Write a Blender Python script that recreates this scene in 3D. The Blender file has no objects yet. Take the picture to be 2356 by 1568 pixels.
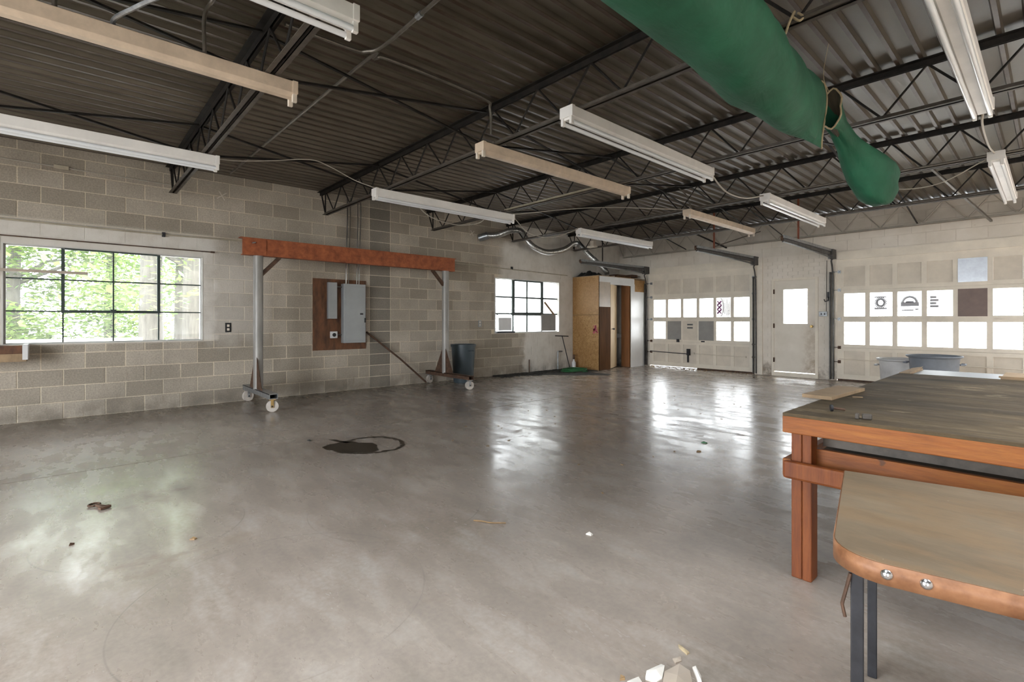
import bpy, math, random
from mathutils import Vector, Matrix
random.seed(11)
PI = math.pi
SC = bpy.context.scene
COL = SC.collection
# ------------------------------------------------------------------ camera, sky, sun, exposure
cd = bpy.data.cameras.new('camera'); cam = bpy.data.objects.new('camera', cd); COL.objects.link(cam)
cam.location = (8.266, 0.0, 1.22); cam.rotation_euler = (PI/2, 0, .8343)
cd.sensor_width = 36; cd.lens = 1130/2356*36; cd.shift_y = -47.7/2356; cd.clip_start = .02; cd.clip_end = 500
SC.camera = cam
W = bpy.data.worlds.new('sky'); SC.world = W; W.use_nodes = True
wn = W.node_tree.nodes; wl = W.node_tree.links; wn.clear()
wo = wn.new('ShaderNodeOutputWorld'); wb = wn.new('ShaderNodeBackground')
wb.inputs['Color'].default_value = (.90, .95, 1.0, 1); wb.inputs['Strength'].default_value = 8.5
wl.new(wb.outputs[0], wo.inputs[0])
SC.view_settings.view_transform = 'Standard'; SC.view_settings.look = 'None'
SC.view_settings.gamma = 1; SC.view_settings.use_curve_mapping = False
SC.view_settings.exposure = 1.15
SC.cycles.max_bounces = 8; SC.cycles.diffuse_bounces = 5; SC.cycles.glossy_bounces = 4
SC.cycles.transparent_max_bounces = 12; SC.cycles.sample_clamp_indirect = 8
SC.cycles.use_denoising = True; SC.cycles.caustics_reflective = False; SC.cycles.caustics_refractive = False
def portal(loc, rot, sx, sy):
    l = bpy.data.lights.new('daylight_portal', 'AREA'); l.shape = 'RECTANGLE'; l.size = sx; l.size_y = sy
    l.cycles.is_portal = True
    o = bpy.data.objects.new('daylight_portal', l); COL.objects.link(o); o.location = loc; o.rotation_euler = rot
portal((-.25, .45, 1.53), (0, -PI/2, 0), 1.2, 2.0)
portal((-.25, 8.03, 1.55), (0, -PI/2, 0), 1.2, 2.05)
portal((2.33, 11.9, 1.24), (-PI/2, 0, 0), 2.5, 1.05)
portal((7.15, 11.9, 1.24), (-PI/2, 0, 0), 3.5, 1.05)
portal((4.53, 11.9, 1.52), (-PI/2, 0, 0), .5, .75)
portal((5.0, -4.8, 1.4), (PI/2, 0, 0), 4.0, 2.8)
portal((11.2, -4.8, 1.4), (PI/2, 0, 0), 2.0, 2.8)

SKY = [(6.37, 8.19, -3.5, .95), (10.02, 11.84, -3.5, -.9), (9.11, 13.40, 1.4, 11.2)]   # unseen skylights added to light the floor: x0, x1, y0, y1
for a, b, c, d in SKY: portal(((a+b)/2, (c+d)/2, 3.6), (0, 0, 0), b-a, d-c)
# ------------------------------------------------------------------ mesh helpers
class MB:
    def __init__(s): s.v = []; s.f = []
    def add(s, vs, fs):
        n = len(s.v); s.v += [tuple(p) for p in vs]; s.f += [tuple(i+n for i in f) for f in fs]; return s
    def box(s, a, b, M=None):
        x0, y0, z0 = a; x1, y1, z1 = b
        vs = [(x0,y0,z0),(x1,y0,z0),(x1,y1,z0),(x0,y1,z0),(x0,y0,z1),(x1,y0,z1),(x1,y1,z1),(x0,y1,z1)]
        if M is not None: vs = [M @ Vector(p) for p in vs]
        return s.add(vs, [(0,3,2,1),(4,5,6,7),(0,1,5,4),(1,2,6,5),(2,3,7,6),(3,0,4,7)])
    def bar(s, p, q, w, h, up=(0, 0, 1)):
        p = Vector(p); q = Vector(q); d = q-p; L = d.length; d.normalize(); u = Vector(up)
        if abs(d.dot(u)) > .98: u = Vector((1, 0, 0))
        r = d.cross(u).normalized(); u = r.cross(d)
        vs = []
        for t in (p, q):
            for a, b in ((-1,-1),(1,-1),(1,1),(-1,1)): vs.append(t+r*a*w/2+u*b*h/2)
        return s.add(vs, [(0,1,2,3),(7,6,5,4),(0,4,5,1),(1,5,6,2),(2,6,7,3),(3,7,4,0)])
    def tube(s, pts, r, n=8, caps=True, closed=False):
        pts = [Vector(p) for p in pts]; m = len(pts); rs = r if isinstance(r, (list, tuple)) else [r]*m
        ring = []; prev = None
        for i, p in enumerate(pts):
            if closed: d = pts[(i+1) % m]-pts[i-1]
            else: d = pts[min(i+1, m-1)]-pts[max(i-1, 0)]
            d.normalize()
            if prev is None:
                u = Vector((0,0,1)) if abs(d.z) < .95 else Vector((1,0,0))
                u = (u-d*u.dot(d)).normalized()
            else: u = (prev-d*prev.dot(d)).normalized()
            prev = u; w = d.cross(u)
            ring.append([p+(u*math.cos(2*PI*k/n)+w*math.sin(2*PI*k/n))*rs[i] for k in range(n)])
        vs = [q for rg in ring for q in rg]; fs = []
        for i in range(m if closed else m-1):
            j = (i+1) % m
            for k in range(n):
                fs.append((i*n+k, i*n+(k+1) % n, j*n+(k+1) % n, j*n+k))
        if caps and not closed: fs += [tuple(range(n))[::-1], tuple(range((m-1)*n, m*n))]
        return s.add(vs, fs)
    def lathe(s, prof, c=(0,0,0), n=24, sx=1, sy=1):
        vs = []; fs = []; m = len(prof)
        for r, z in prof:
            for k in range(n): vs.append((c[0]+sx*r*math.cos(2*PI*k/n), c[1]+sy*r*math.sin(2*PI*k/n), c[2]+z))
        for i in range(m-1):
            for k in range(n): fs.append((i*n+k, i*n+(k+1) % n, (i+1)*n+(k+1) % n, (i+1)*n+k))
        return s.add(vs, fs)
    def prism(s, poly, z0, z1):
        n = len(poly); vs = [(x, y, z0) for x, y in poly]+[(x, y, z1) for x, y in poly]
        return s.add(vs, [tuple(range(n))[::-1], tuple(range(n, 2*n))]+[(i, (i+1) % n, n+(i+1) % n, n+i) for i in range(n)])
    def mesh(s, name, mat, smooth=False):
        me = bpy.data.meshes.new(name); me.from_pydata(s.v, [], s.f); me.update()
        if mat: me.materials.append(mat)
        if smooth: me.polygons.foreach_set('use_smooth', [True]*len(me.polygons))
        return me
    def obj(s, name, mat, parent=None, smooth=False, bevel=0, loc=None):
        me = s.mesh(name, mat, smooth); o = bpy.data.objects.new(name, me); COL.objects.link(o)
        if parent: o.parent = parent
        if loc: o.location = loc
        if bevel:
            m = o.modifiers.new('bevel', 'BEVEL'); m.width = bevel; m.segments = 2; m.limit_method = 'ANGLE'
        if smooth and bevel == 0 and smooth != 'all':
            try: me.set_sharp_from_angle(angle=math.radians(40))
            except Exception: pass
        return o
def place(me, name, parent=None, loc=(0,0,0), rot=(0,0,0), scale=(1,1,1)):
    o = bpy.data.objects.new(name, me); COL.objects.link(o); o.location = loc; o.rotation_euler = rot; o.scale = scale
    if parent: o.parent = parent
    return o
def tag(o, label, cat, group=None):
    o['label'] = label; o['category'] = cat
    if group: o['group'] = group
    return o
def thing(name, label, cat, group=None, loc=(0,0,0), rz=0):
    o = bpy.data.objects.new(name, None); COL.objects.link(o); o.location = loc; o.rotation_euler = (0,0,rz)
    o.empty_display_size = .1
    return tag(o, label, cat, group)
def struct(o): o['kind'] = 'structure'; return o
def stuff(o): o['kind'] = 'stuff'; return o
def lerp(a, b, t): return a+(b-a)*t
def curve_pts(P, n=8):
    P = [Vector(p) for p in P]; out = []
    Q = [P[0]*2-P[1]]+P+[P[-1]*2-P[-2]]
    for i in range(1, len(Q)-2):
        a, b, c, d = Q[i-1], Q[i], Q[i+1], Q[i+2]
        for k in range(n):
            t = k/n
            out.append(.5*((2*b)+(c-a)*t+(2*a-5*b+4*c-d)*t*t+(3*b-a-3*c+d)*t**3))
    return out+[P[-1]]

# ------------------------------------------------------------------ material helpers
class NT:
    def __init__(s, name):
        s.m = bpy.data.materials.new(name); s.m.use_nodes = True; s.t = s.m.node_tree; s.n = s.t.nodes; s.l = s.t.links
        s.b = s.n['Principled BSDF']; s.out = s.n['Material Output']; s._pos = None
    def pos(s):
        if s._pos is None: s._pos = s.n.new('ShaderNodeNewGeometry').outputs['Position']
        return s._pos
    def set(s, sock, v):
        if hasattr(v, 'is_linked') or isinstance(v, bpy.types.NodeSocket): s.l.new(v, sock)
        elif isinstance(v, (tuple, list)) and len(v) == 3 and sock.type == 'RGBA': sock.default_value = (*v, 1)
        else: sock.default_value = v
    def noise(s, scale, detail=3, rough=.6, stretch=None, vec=None, dist=0, seed=0):
        n = s.n.new('ShaderNodeTexNoise'); n.inputs['Scale'].default_value = scale
        n.inputs['Detail'].default_value = detail; n.inputs['Roughness'].default_value = rough; n.inputs['Distortion'].default_value = dist
        v = vec or s.pos()
        if stretch or seed:
            mp = s.n.new('ShaderNodeMapping'); mp.inputs['Scale'].default_value = stretch or (1,1,1)
            mp.inputs['Location'].default_value = (seed, seed*.7, seed*1.3); s.l.new(v, mp.inputs['Vector']); v = mp.outputs[0]
        s.l.new(v, n.inputs['Vector']); return n.outputs['Fac']
    def ramp(s, fac, stops):
        r = s.n.new('ShaderNodeValToRGB'); s.l.new(fac, r.inputs[0]); e = r.color_ramp.elements
        while len(e) < len(stops): e.new(.5)
        for i, (p, c) in enumerate(stops):
            e[i].position = p; e[i].color = (*c, 1) if len(c) == 3 else c
        return r.outputs[0]
    def rng(s, v, a, b, c=0., d=1., smooth=False):
        m = s.n.new('ShaderNodeMapRange'); s.set(m.inputs[0], v)
        for i, x in enumerate((a, b, c, d)): m.inputs[1+i].default_value = x
        if smooth: m.interpolation_type = 'SMOOTHSTEP'
        return m.outputs[0]
    def math(s, op, a, b=0., c=None):
        m = s.n.new('ShaderNodeMath'); m.operation = op; s.set(m.inputs[0], a); s.set(m.inputs[1], b)
        if c is not None: s.set(m.inputs[2], c)
        return m.outputs[0]
    def mix(s, f, a, b, mode='MIX'):
        m = s.n.new('ShaderNodeMix'); m.data_type = 'RGBA'; m.blend_type = mode
        s.set(m.inputs[0], f); s.set(m.inputs[6], a); s.set(m.inputs[7], b); return m.outputs[2]
    def sep(s):
        x = s.n.new('ShaderNodeSeparateXYZ'); s.l.new(s.pos(), x.inputs[0]); return x.outputs
    def rand(s):
        oi = s.n.new('ShaderNodeObjectInfo').outputs['Random']; gi = s.n.new('ShaderNodeNewGeometry').outputs['Random Per Island']
        return s.math('FRACT', s.math('ADD', oi, gi))
    def bump(s, h, strength=.3, dist=.01):
        b = s.n.new('ShaderNodeBump'); b.inputs['Strength'].default_value = strength; b.inputs['Distance'].default_value = dist
        s.l.new(h, b.inputs['Height']); s.l.new(b.outputs[0], s.b.inputs['Normal'])
    def fin(s, color=None, rough=None, metal=None, spec=None):
        if color is not None: s.set(s.b.inputs['Base Color'], color)
        if rough is not None: s.set(s.b.inputs['Roughness'], rough)
        if metal is not None: s.set(s.b.inputs['Metallic'], metal)
        if spec is not None: s.set(s.b.inputs['Specular IOR Level'], spec)
        return s.m
def simple(name, c, rough=.6, metal=0., var=.25, scale=8, bump=.1, stretch=None, c2=None, spec=None):
    t = NT(name); n = t.noise(scale, 4, .65, stretch)
    lo = tuple(x*(1-var) for x in c); hi = c2 or tuple(min(1, x*(1+var)) for x in c)
    col = t.ramp(n, [(.3, lo), (.7, hi)])
    if bump: t.bump(n, bump, .01)
    return t.fin(col, rough, metal, spec)

# block wall material with painted zones
def wall_mat(name, lo, hi, use_rand=True, bump=.5):
    t = NT(name); r = t.rand() if use_rand else t.noise(2)
    base = t.mix(r, lo, hi); fine = t.noise(60, 3, .7); big = t.noise(1.6, 4, .6)
    base = t.mix(t.rng(big, .35, .7, 0, .45), base, tuple(x*.72 for x in lo))
    base = t.mix(.22, base, t.ramp(fine, [(.35, (.05,.05,.05)), (.65, (.75,.72,.66))]), 'OVERLAY')
    X, Y, Z = t.sep(); wob = t.rng(t.noise(3, 3, .6, seed=3), .2, .8, -.13, .13)
    Yw = t.math('ADD', Y, wob); Zw = t.math('ADD', Z, wob)
    def band(v, a, b, c, d): return t.math('MULTIPLY', t.rng(v, a, b, 0, 1, True), t.rng(v, c, d, 1, 0, True))
    m1 = t.math('MULTIPLY', t.rng(Yw, 1.5, 1.78, 1, 0, True), t.math('MULTIPLY', t.rng(Z, .9, .95, 0, 1), t.rng(Z, 2.40, 2.47, 1, 0)))
    m1b = t.math('MULTIPLY', band(Yw, 1.4, 1.5, 1.9, 2.5), band(Zw, .75, 1.1, 2.0, 2.4))
    m1b = t.math('MULTIPLY', m1b, .45)
    up = t.math('MULTIPLY', t.rng(Yw, 7.0, 7.35, 0, 1, True), t.rng(Zw, .85, 1.15, 0, 1, True))
    lowp = t.rng(Yw, 7.8, 7.95, 0, 1, True)
    dark_top = t.math('MULTIPLY', t.rng(Yw, 8.2, 7.2, 0, 1, True), t.rng(Zw, 2.85, 3.05, 0, 1, True))
    m2 = t.math('MAXIMUM', t.math('SUBTRACT', up, dark_top), lowp)
    mk = t.math('MAXIMUM', t.math('MAXIMUM', m1, m1b), m2); mk.node.use_clamp = True
    mk = t.math('MULTIPLY', mk, t.rng(t.noise(5, 5, .7), .25, .5, .82, 1.0))
    paint = t.ramp(t.noise(2.5, 4), [(.3, (.62,.575,.51)), (.7, (.72,.68,.62))])
    col = t.mix(mk, base, paint)
    # brown drips and grime near the foot of the wall
    drip = t.math('MULTIPLY', t.rng(t.noise(9, 3, .6, (0, 3, .25), seed=9), .62, .72, 0, .5), t.rng(Z, .1, 1.2, .9, .25))
    col = t.mix(drip, col, (.16, .11, .07))
    foot = t.math('MULTIPLY', t.rng(Z, .02, .32, 1, 0, True), t.rng(t.noise(3.5, 4), .35, .62, 0, .6))
    col = t.mix(foot, col, (.12, .10, .08))
    t.bump(fine, bump, .006); return t.fin(col, .9)
M = {}
M['block'] = wall_mat('cinder_block', (.33,.285,.23), (.51,.45,.375))
M['block_dark'] = wall_mat('dark_cinder_block', (.19,.17,.14), (.30,.265,.22))
M['mortar'] = wall_mat('mortar', (.62,.54,.42), (.72,.64,.51), False, .3)
def painted_wall():
    t = NT('painted_masonry'); n = t.noise(2.2, 5); X, Y, Z = t.sep()
    col = t.ramp(n, [(.3, (.70,.635,.545)), (.7, (.82,.76,.68))])
    f = t.noise(45, 3)
    g = t.math('MULTIPLY', t.rng(Z, .05, .5, .9, 0, True), t.rng(t.noise(6, 4, .7), .4, .65, 0, 1))
    col = t.mix(g, col, (.20, .15, .10))
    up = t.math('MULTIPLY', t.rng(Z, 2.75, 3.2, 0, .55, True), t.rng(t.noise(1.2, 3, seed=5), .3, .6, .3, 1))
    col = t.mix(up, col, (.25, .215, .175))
    sp = t.rng(t.noise(16, 3, .5, seed=2), .70, .76, 0, .5); col = t.mix(sp, col, (.25,.16,.10))
    t.bump(f, .2, .004); return t.fin(col, .75)
M['paint'] = painted_wall()
def floor_mat():
    t = NT('worn_concrete'); a = t.noise(.8, 6, .6); b = t.noise(2.6, 5, .62, (.8, 2.0, 1)); c = t.noise(40, 3, .6); X, Y, Z = t.sep()
    col = t.ramp(a, [(.25, (.245,.20,.16)), (.5, (.335,.28,.235)), (.75, (.41,.352,.30))])
    col = t.mix(t.rng(b, .45, .75, 0, .6), col, (.215, .185, .155))
    col = t.mix(t.rng(b, .48, .22, 0, .7), col, (.47, .43, .385))
    col = t.mix(.18, col, t.ramp(c, [(.3, (.2,.2,.2)), (.7, (.8,.8,.8))]), 'OVERLAY')
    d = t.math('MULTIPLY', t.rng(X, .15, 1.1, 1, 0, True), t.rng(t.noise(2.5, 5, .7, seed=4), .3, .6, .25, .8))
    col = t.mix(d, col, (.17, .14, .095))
    # brown dried patches
    p = t.rng(t.noise(1.7, 6, .75, (1, .6, 1), seed=7), .60, .72, 0, .55); col = t.mix(p, col, (.23, .17, .115))
    # faint circular tool scratches
    for (cx, cy, R) in ((5.35, 1.62, .55), (5.95, .72, .62), (4.7, .35, .5)):
        q = t.n.new('ShaderNodeVectorMath'); q.operation = 'DISTANCE'
        cmb = t.n.new('ShaderNodeCombineXYZ'); t.l.new(X, cmb.inputs[0]); t.l.new(Y, cmb.inputs[1])
        t.l.new(cmb.outputs[0], q.inputs[0]); q.inputs[1].default_value = (cx, cy, 0)
        e = t.math('ABSOLUTE', t.math('SUBTRACT', q.outputs['Value'], R)); e = t.rng(e, .001, .005, .5, 0)
        e = t.math('MULTIPLY', e, t.rng(t.noise(1.5, 2, seed=cx), .45, .6, 0, 1)); col = t.mix(e, col, (.12, .105, .09))
    rgh = t.math('ADD', t.rng(b, .36, .64, .12, .32), t.rng(a, .3, .7, -.01, .10))
    rgh = t.math('ADD', rgh, t.math('MULTIPLY', p, .5))
    t.bump(b, .03, .004)
    return t.fin(col, rgh, 0, .6)
M['floor'] = floor_mat()
M['deck'] = None
def deck_mat():
    t = NT('roof_deck'); n = t.noise(3, 5, .6, (1, .3, 1)); X, Y, Z = t.sep()
    col = t.ramp(n, [(.3, (.085,.07,.05)), (.7, (.155,.13,.097))])
    # rusty rib edges low on the ribs
    lowz = t.rng(t.math('SUBTRACT', Z, t.math('MULTIPLY', Y, .0045)), 3.343, 3.352, 1, 0)
    r = t.math('MULTIPLY', lowz, t.rng(t.noise(7, 4, .6), .35, .6, .55, 1))
    col = t.mix(r, col, (.055, .033, .020))
    t.bump(t.noise(14, 4), .08, .01)
    return t.fin(col, t.rng(n, .3, .7, .34, .5), .3)
M['deck'] = deck_mat()
M['black_steel'] = simple('black_steel', (.010,.009,.008), .65, 0, .4, 12, .1, c2=(.024,.019,.015), spec=.25)
M['dusty_steel'] = simple('dusty_steel', (.085,.07,.056), .6, .1, .4, 9, .1)
M['white_steel'] = simple('painted_truss', (.40,.36,.30), .7, 0, .2, 6, .1)
M['fixture'] = simple('white_enamel', (.84,.81,.77), .38, 0, .08, 3, 0)
M['fixture_beige'] = simple('yellowed_enamel', (.66,.53,.40), .5, 0, .16, 6, .02)
M['tube'] = simple('fluorescent_glass', (.80,.82,.84), .12, 0, .03, 3, 0)
M['socket'] = simple('lamp_socket', (.70,.62,.52), .45, 0, .1, 6, 0)
M['chrome'] = simple('shiny_metal', (.62,.62,.63), .22, 1, .1, 20, .05)
M['metal_patch'] = simple('dented_sheet_metal', (.33,.34,.36), .35, .7, .15, 6, .05)
M['galv'] = simple('galvanised_steel', (.33,.34,.35), .38, .75, .3, 18, .06)
M['post'] = simple('grey_painted_pipe', (.27,.255,.235), .45, .15, .25, 9, .05, stretch=(1,1,.2))
M['rust'] = simple('rust_red_steel', (.27,.066,.022), .68, 0, .35, 9, .2, c2=(.42,.12,.04))
M['rust_dark'] = simple('dark_rusty_steel', (.07,.04,.026), .7, .3, .4, 14, .2, c2=(.14,.075,.045))
M['wheel'] = simple('off_white_nylon', (.50,.45,.40), .5, 0, .15, 20, .05)
M['brass'] = simple('brassy_plating', (.55,.38,.16), .35, 1, .2, 20, 0)
M['panel'] = simple('grey_enamel_panel', (.30,.315,.32), .4, .25, .07, 3, .02)
M['ply_dark'] = simple('stained_plywood', (.085,.032,.012), .6, 0, .45, 5, .1, (1, 2, .7), c2=(.19,.075,.028))
def osb():
    t = NT('strand_board'); v = t.noise(10, 6, .72, dist=2.2); big = t.noise(1.6, 3, seed=2)
    col = t.ramp(v, [(.3, (.17,.08,.022)), (.5, (.33,.18,.062)), (.7, (.47,.29,.125))])
    col = t.mix(t.rng(big, .35, .65, 0, .5), col, (.30,.15,.05))
    t.bump(v, .1, .004); return t.fin(col, .55)
M['osb'] = osb()
M['pale_ply'] = simple('pale_plywood', (.68,.52,.33), .5, 0, .12, 3, .02, (3, 3, .4))
M['brown_ply'] = simple('brown_varnished_wood', (.10,.045,.018), .75, 0, .3, 4, .04, (3, 3, .4), spec=.12)
M['jamb'] = simple('varnished_jamb', (.24,.105,.042), .45, 0, .2, 4, .04, (4, 4, .4))
M['white_board'] = simple('white_painted_board', (.66,.65,.64), .35, 0, .07, 3, .02)
M['stained_board'] = simple('smudged_board', (.42,.35,.28), .4, 0, .2, 2, .02)
M['porcelain'] = simple('porcelain', (.72,.70,.67), .15, 0, .04, 3, 0)
M['door_paint'] = simple('aged_cream_paint', (.80,.73,.62), .6, 0, .09, 3, .04)
M['door_panel'] = simple('aged_panel_paint', (.70,.63,.53), .65, 0, .1, 3, .04)
M['grey_sheet'] = simple('grey_infill', (.30,.29,.275), .6, 0, .1, 5, .03)
M['brown_sheet'] = simple('brown_hardboard', (.19,.135,.115), .55, 0, .12, 6, .03)
M['man_door'] = None
def man_door():
    t = NT('scuffed_door_paint'); X, Y, Z = t.sep(); n = t.noise(3, 4)
    col = t.ramp(n, [(.3, (.70,.64,.55)), (.7, (.80,.74,.65))])
    g = t.math('MULTIPLY', t.rng(X, 4.55, 4.9, 0, 1, True), t.math('MULTIPLY', t.rng(Z, .12, .5, 1, .45), t.rng(Z, 1.0, 1.3, 1, 0)))
    col = t.mix(t.math('MULTIPLY', g, t.rng(t.noise(9, 4, .7), .35, .6, .1, 1)), col, (.30, .20, .10))
    return t.fin(col, .5)
M['man_door'] = man_door()
M['track'] = simple('dark_track_steel', (.09,.085,.08), .5, .6, .4, 10, .05)
M['rust_rod'] = simple('rusty_hanger', (.20,.05,.02), .7, .1, .3, 10, .1)
M['sash'] = simple('dark_green_sash', (.03,.045,.04), .5, 0, .3, 8, .03)
M['sash_pale'] = simple('pale_window_frame', (.45,.45,.43), .6, 0, .15, 8, .03)
M['reveal'] = simple('white_reveal', (.60,.58,.54), .7, 0, .08, 5, .03)
def bench_wood(name, c1, c2, c3, st, sc=4, rough=.6):
    t = NT(name); n = t.noise(sc, 6, .7, st, dist=.4); f = t.noise(sc*9, 4, .7, st); k = t.noise(14, 2, .4, seed=6)
    col = t.ramp(n, [(.28, c1), (.5, c2), (.72, c3)])
    col = t.mix(t.rng(f, .4, .7, 0, .35), col, tuple(x*.55 for x in c1))
    col = t.mix(t.rng(k, .73, .78, 0, .7), col, (.05,.022,.012))
    t.bump(f, .3, .004); return t.fin(col, rough)
M['bench_x'] = bench_wood('orange_timber', (.17,.043,.004), (.28,.082,.008), (.37,.13,.018), (.3, 3, 3))
M['bench_z'] = bench_wood('orange_timber_upright', (.11,.024,.003), (.18,.043,.005), (.25,.072,.011), (5, 5, .35))
M['bench_top'] = None
def bench_top():
    t = NT('grimy_plywood'); n = t.noise(2.2, 7, .74, (.45, 1.6, 1)); f = t.noise(22, 5, .7, (.25, 1.6, 1)); s = t.noise(5, 6, .75, (.6, 1.3, 1), seed=5)
    col = t.ramp(n, [(.28, (.022,.016,.010)), (.48, (.062,.045,.026)), (.60, (.115,.082,.046)), (.78, (.23,.17,.10))])
    col = t.mix(t.rng(f, .45, .7, 0, .45), col, (.05,.038,.028)); col = t.mix(t.rng(s, .57, .68, 0, .6), col, (.33,.26,.175))
    t.bump(f, .35, .004); return t.fin(col, t.rng(s, .3, .7, .7, .9), spec=.2)
M['bench_top'] = bench_top()
M['raw_ply'] = simple('raw_plywood', (.29,.195,.11), .7, 0, .25, 6, .1, (1, 2, 1))
def table_top():
    t = NT('worn_table_top'); n = t.noise(1.6, 6, .7, (1, 2.2, 1)); f = t.noise(40, 4, .7, (.3, 1, 1)); s = t.noise(2.3, 5, .7, (.8, 2, 1), seed=8)
    col = t.ramp(n, [(.3, (.13,.092,.055)), (.55, (.195,.145,.095)), (.75, (.27,.21,.145))])
    col = t.mix(t.rng(s, .52, .62, 0, .55), col, (.22,.14,.075)); col = t.mix(t.rng(f, .45, .7, 0, .25), col, (.12,.095,.07))
    col = t.mix(t.rng(t.noise(55, 2, .4, seed=3), .76, .79, 0, .6), col, (.65,.6,.5))
    t.bump(f, .15, .003); return t.fin(col, t.rng(s, .4, .65, .55, .42), spec=.35)
M['table_top'] = table_top()
M['copper_edge'] = simple('tan_metal_edge', (.22,.085,.032), .5, .1, .3, 16, .06, c2=(.38,.18,.085))
M['iron'] = simple('dark_blue_iron', (.024,.024,.028), .45, .2, .35, 16, .06)
def cloth():
    t = NT('green_canvas'); n = t.noise(3, 5, .6); f = t.noise(300, 2)
    col = t.ramp(n, [(.3, (.008,.075,.035)), (.7, (.016,.13,.065))])
    t.bump(t.math('ADD', t.math('MULTIPLY', f, .03), t.noise(5, 4, .6, (1.6, .5, .6), dist=.5)), .55, .03)
    return t.fin(col, .75)
M['cloth'] = cloth()
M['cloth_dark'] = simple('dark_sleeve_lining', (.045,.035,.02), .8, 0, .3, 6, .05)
M['hem'] = simple('tan_hem', (.42,.33,.20), .8, 0, .2, 12, .05)
M['dark_plastic'] = simple('slate_blue_plastic', (.035,.05,.058), .45, 0, .15, 4, .02)
M['bin_grey'] = simple('grey_bin_plastic', (.16,.175,.20), .5, 0, .15, 6, .03)
M['bin_white'] = simple('dirty_white_plastic', (.50,.49,.48), .5, 0, .15, 6, .03)
M['oil'] = simple('wet_oil', (.028,.019,.010), .38, 0, .3, 6, .02, spec=.25)
M['dirt'] = simple('black_dirt', (.02,.018,.014), .85, 0, .5, 8, .5)
M['hose'] = simple('green_hose', (.015,.11,.03), .45, 0, .2, 8, 0)
M['cable'] = simple('white_cable', (.42,.38,.32), .5, 0, .1, 8, 0)
M['conduit'] = simple('steel_conduit', (.16,.14,.115), .4, .6, .3, 8, .03)
M['conduit_pale'] = simple('painted_conduit', (.42,.37,.28), .5, .1, .2, 8, .03)
M['foil'] = simple('aluminium_duct', (.50,.49,.47), .3, .9, .2, 18, .15)
M['paper'] = simple('crumpled_paper', (.72,.68,.62), .7, 0, .1, 12, .1)
M['leafy'] = simple('dry_leaf', (.24,.15,.07), .7, 0, .3, 20, .1)
M['black'] = simple('black_plastic', (.012,.012,.012), .5, 0, .2, 8, 0)
M['purple'] = simple('purple_print', (.20,.035,.17), .6, 0, .1, 8, 0)
M['pink'] = simple('pink_print', (.45,.06,.12), .6, 0, .1, 8, 0)
M['grey_print'] = simple('pale_grey_print', (.45,.45,.47), .6, 0, .05, 8, 0)
M['asphalt'] = simple('pale_concrete_yard', (.42,.41,.39), .8, 0, .1, 2, .05)
M['bark'] = simple('tree_bark', (.085,.078,.066), .9, 0, .35, 5, .6, (4, 4, .6))
def leaf_mat(name, a, b):
    t = NT(name); col = t.mix(t.rand(), a, b); t.fin(col, .5)
    tr = t.n.new('ShaderNodeBsdfTranslucent'); t.l.new(col, tr.inputs['Color']); ms = t.n.new('ShaderNodeMixShader'); ms.inputs[0].default_value = .45
    t.l.new(t.b.outputs[0], ms.inputs[1]); t.l.new(tr.outputs[0], ms.inputs[2]); t.l.new(ms.outputs[0], t.out.inputs['Surface']); return t.m
M['leaf'] = leaf_mat('tree_leaves', (.07,.135,.03), (.29,.37,.12))
M['leaf2'] = leaf_mat('hedge_leaves', (.09,.15,.06), (.28,.36,.16))
def glass_mat(name, haze, tint=(1,1,1)):
    t = NT(name); t.n.remove(t.b); tr = t.n.new('ShaderNodeBsdfTransparent'); tr.inputs[0].default_value = (*tint, 1)
    gl = t.n.new('ShaderNodeBsdfGlossy'); gl.inputs['Roughness'].default_value = .03
    fr = t.n.new('ShaderNodeFresnel'); fr.inputs[0].default_value = 1.45
    m1 = t.n.new('ShaderNodeMixShader'); t.l.new(fr.outputs[0], m1.inputs[0]); t.l.new(tr.outputs[0], m1.inputs[1]); t.l.new(gl.outputs[0], m1.inputs[2])
    hz = t.n.new('ShaderNodeBsdfTranslucent'); hz.inputs[0].default_value = (.9,.9,.88,1)
    m2 = t.n.new('ShaderNodeMixShader'); t.l.new(m1.outputs[0], m2.inputs[1]); t.l.new(hz.outputs[0], m2.inputs[2])
    t.l.new(t.rng(t.noise(4, 4), .3, .7, haze*.6, haze*1.4), m2.inputs[0])
    t.l.new(m2.outputs[0], t.out.inputs['Surface']); return t.m
M['glass'] = glass_mat('dusty_glass', .022)
M['glass_clear'] = glass_mat('added_skylight_glass', .02)  # glass of the added roof openings
M['glass_hazy'] = glass_mat('hazy_glass', .35)
def decal(name, c, al):
    t = NT(name); t.fin(c, .6); tr = t.n.new('ShaderNodeBsdfTransparent'); ms = t.n.new('ShaderNodeMixShader'); ms.inputs[0].default_value = al
    t.l.new(tr.outputs[0], ms.inputs[1]); t.l.new(t.b.outputs[0], ms.inputs[2]); t.l.new(ms.outputs[0], t.out.inputs['Surface']); return t.m
t = NT('backlit_paper'); t.fin((.8,.78,.75), .7); tr = t.n.new('ShaderNodeBsdfTranslucent'); tr.inputs[0].default_value = (.85,.83,.82,1); ms = t.n.new('ShaderNodeMixShader'); ms.inputs[0].default_value = .4
t.l.new(t.b.outputs[0], ms.inputs[1]); t.l.new(tr.outputs[0], ms.inputs[2]); t.l.new(ms.outputs[0], t.out.inputs['Surface']); M['backlit_paper'] = t.m
t = NT('faded_sticker'); t.fin((.45,.45,.48), .7); tr = t.n.new('ShaderNodeBsdfTranslucent'); tr.inputs[0].default_value = (.8,.8,.85,1); ms = t.n.new('ShaderNodeMixShader'); ms.inputs[0].default_value = .055
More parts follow.
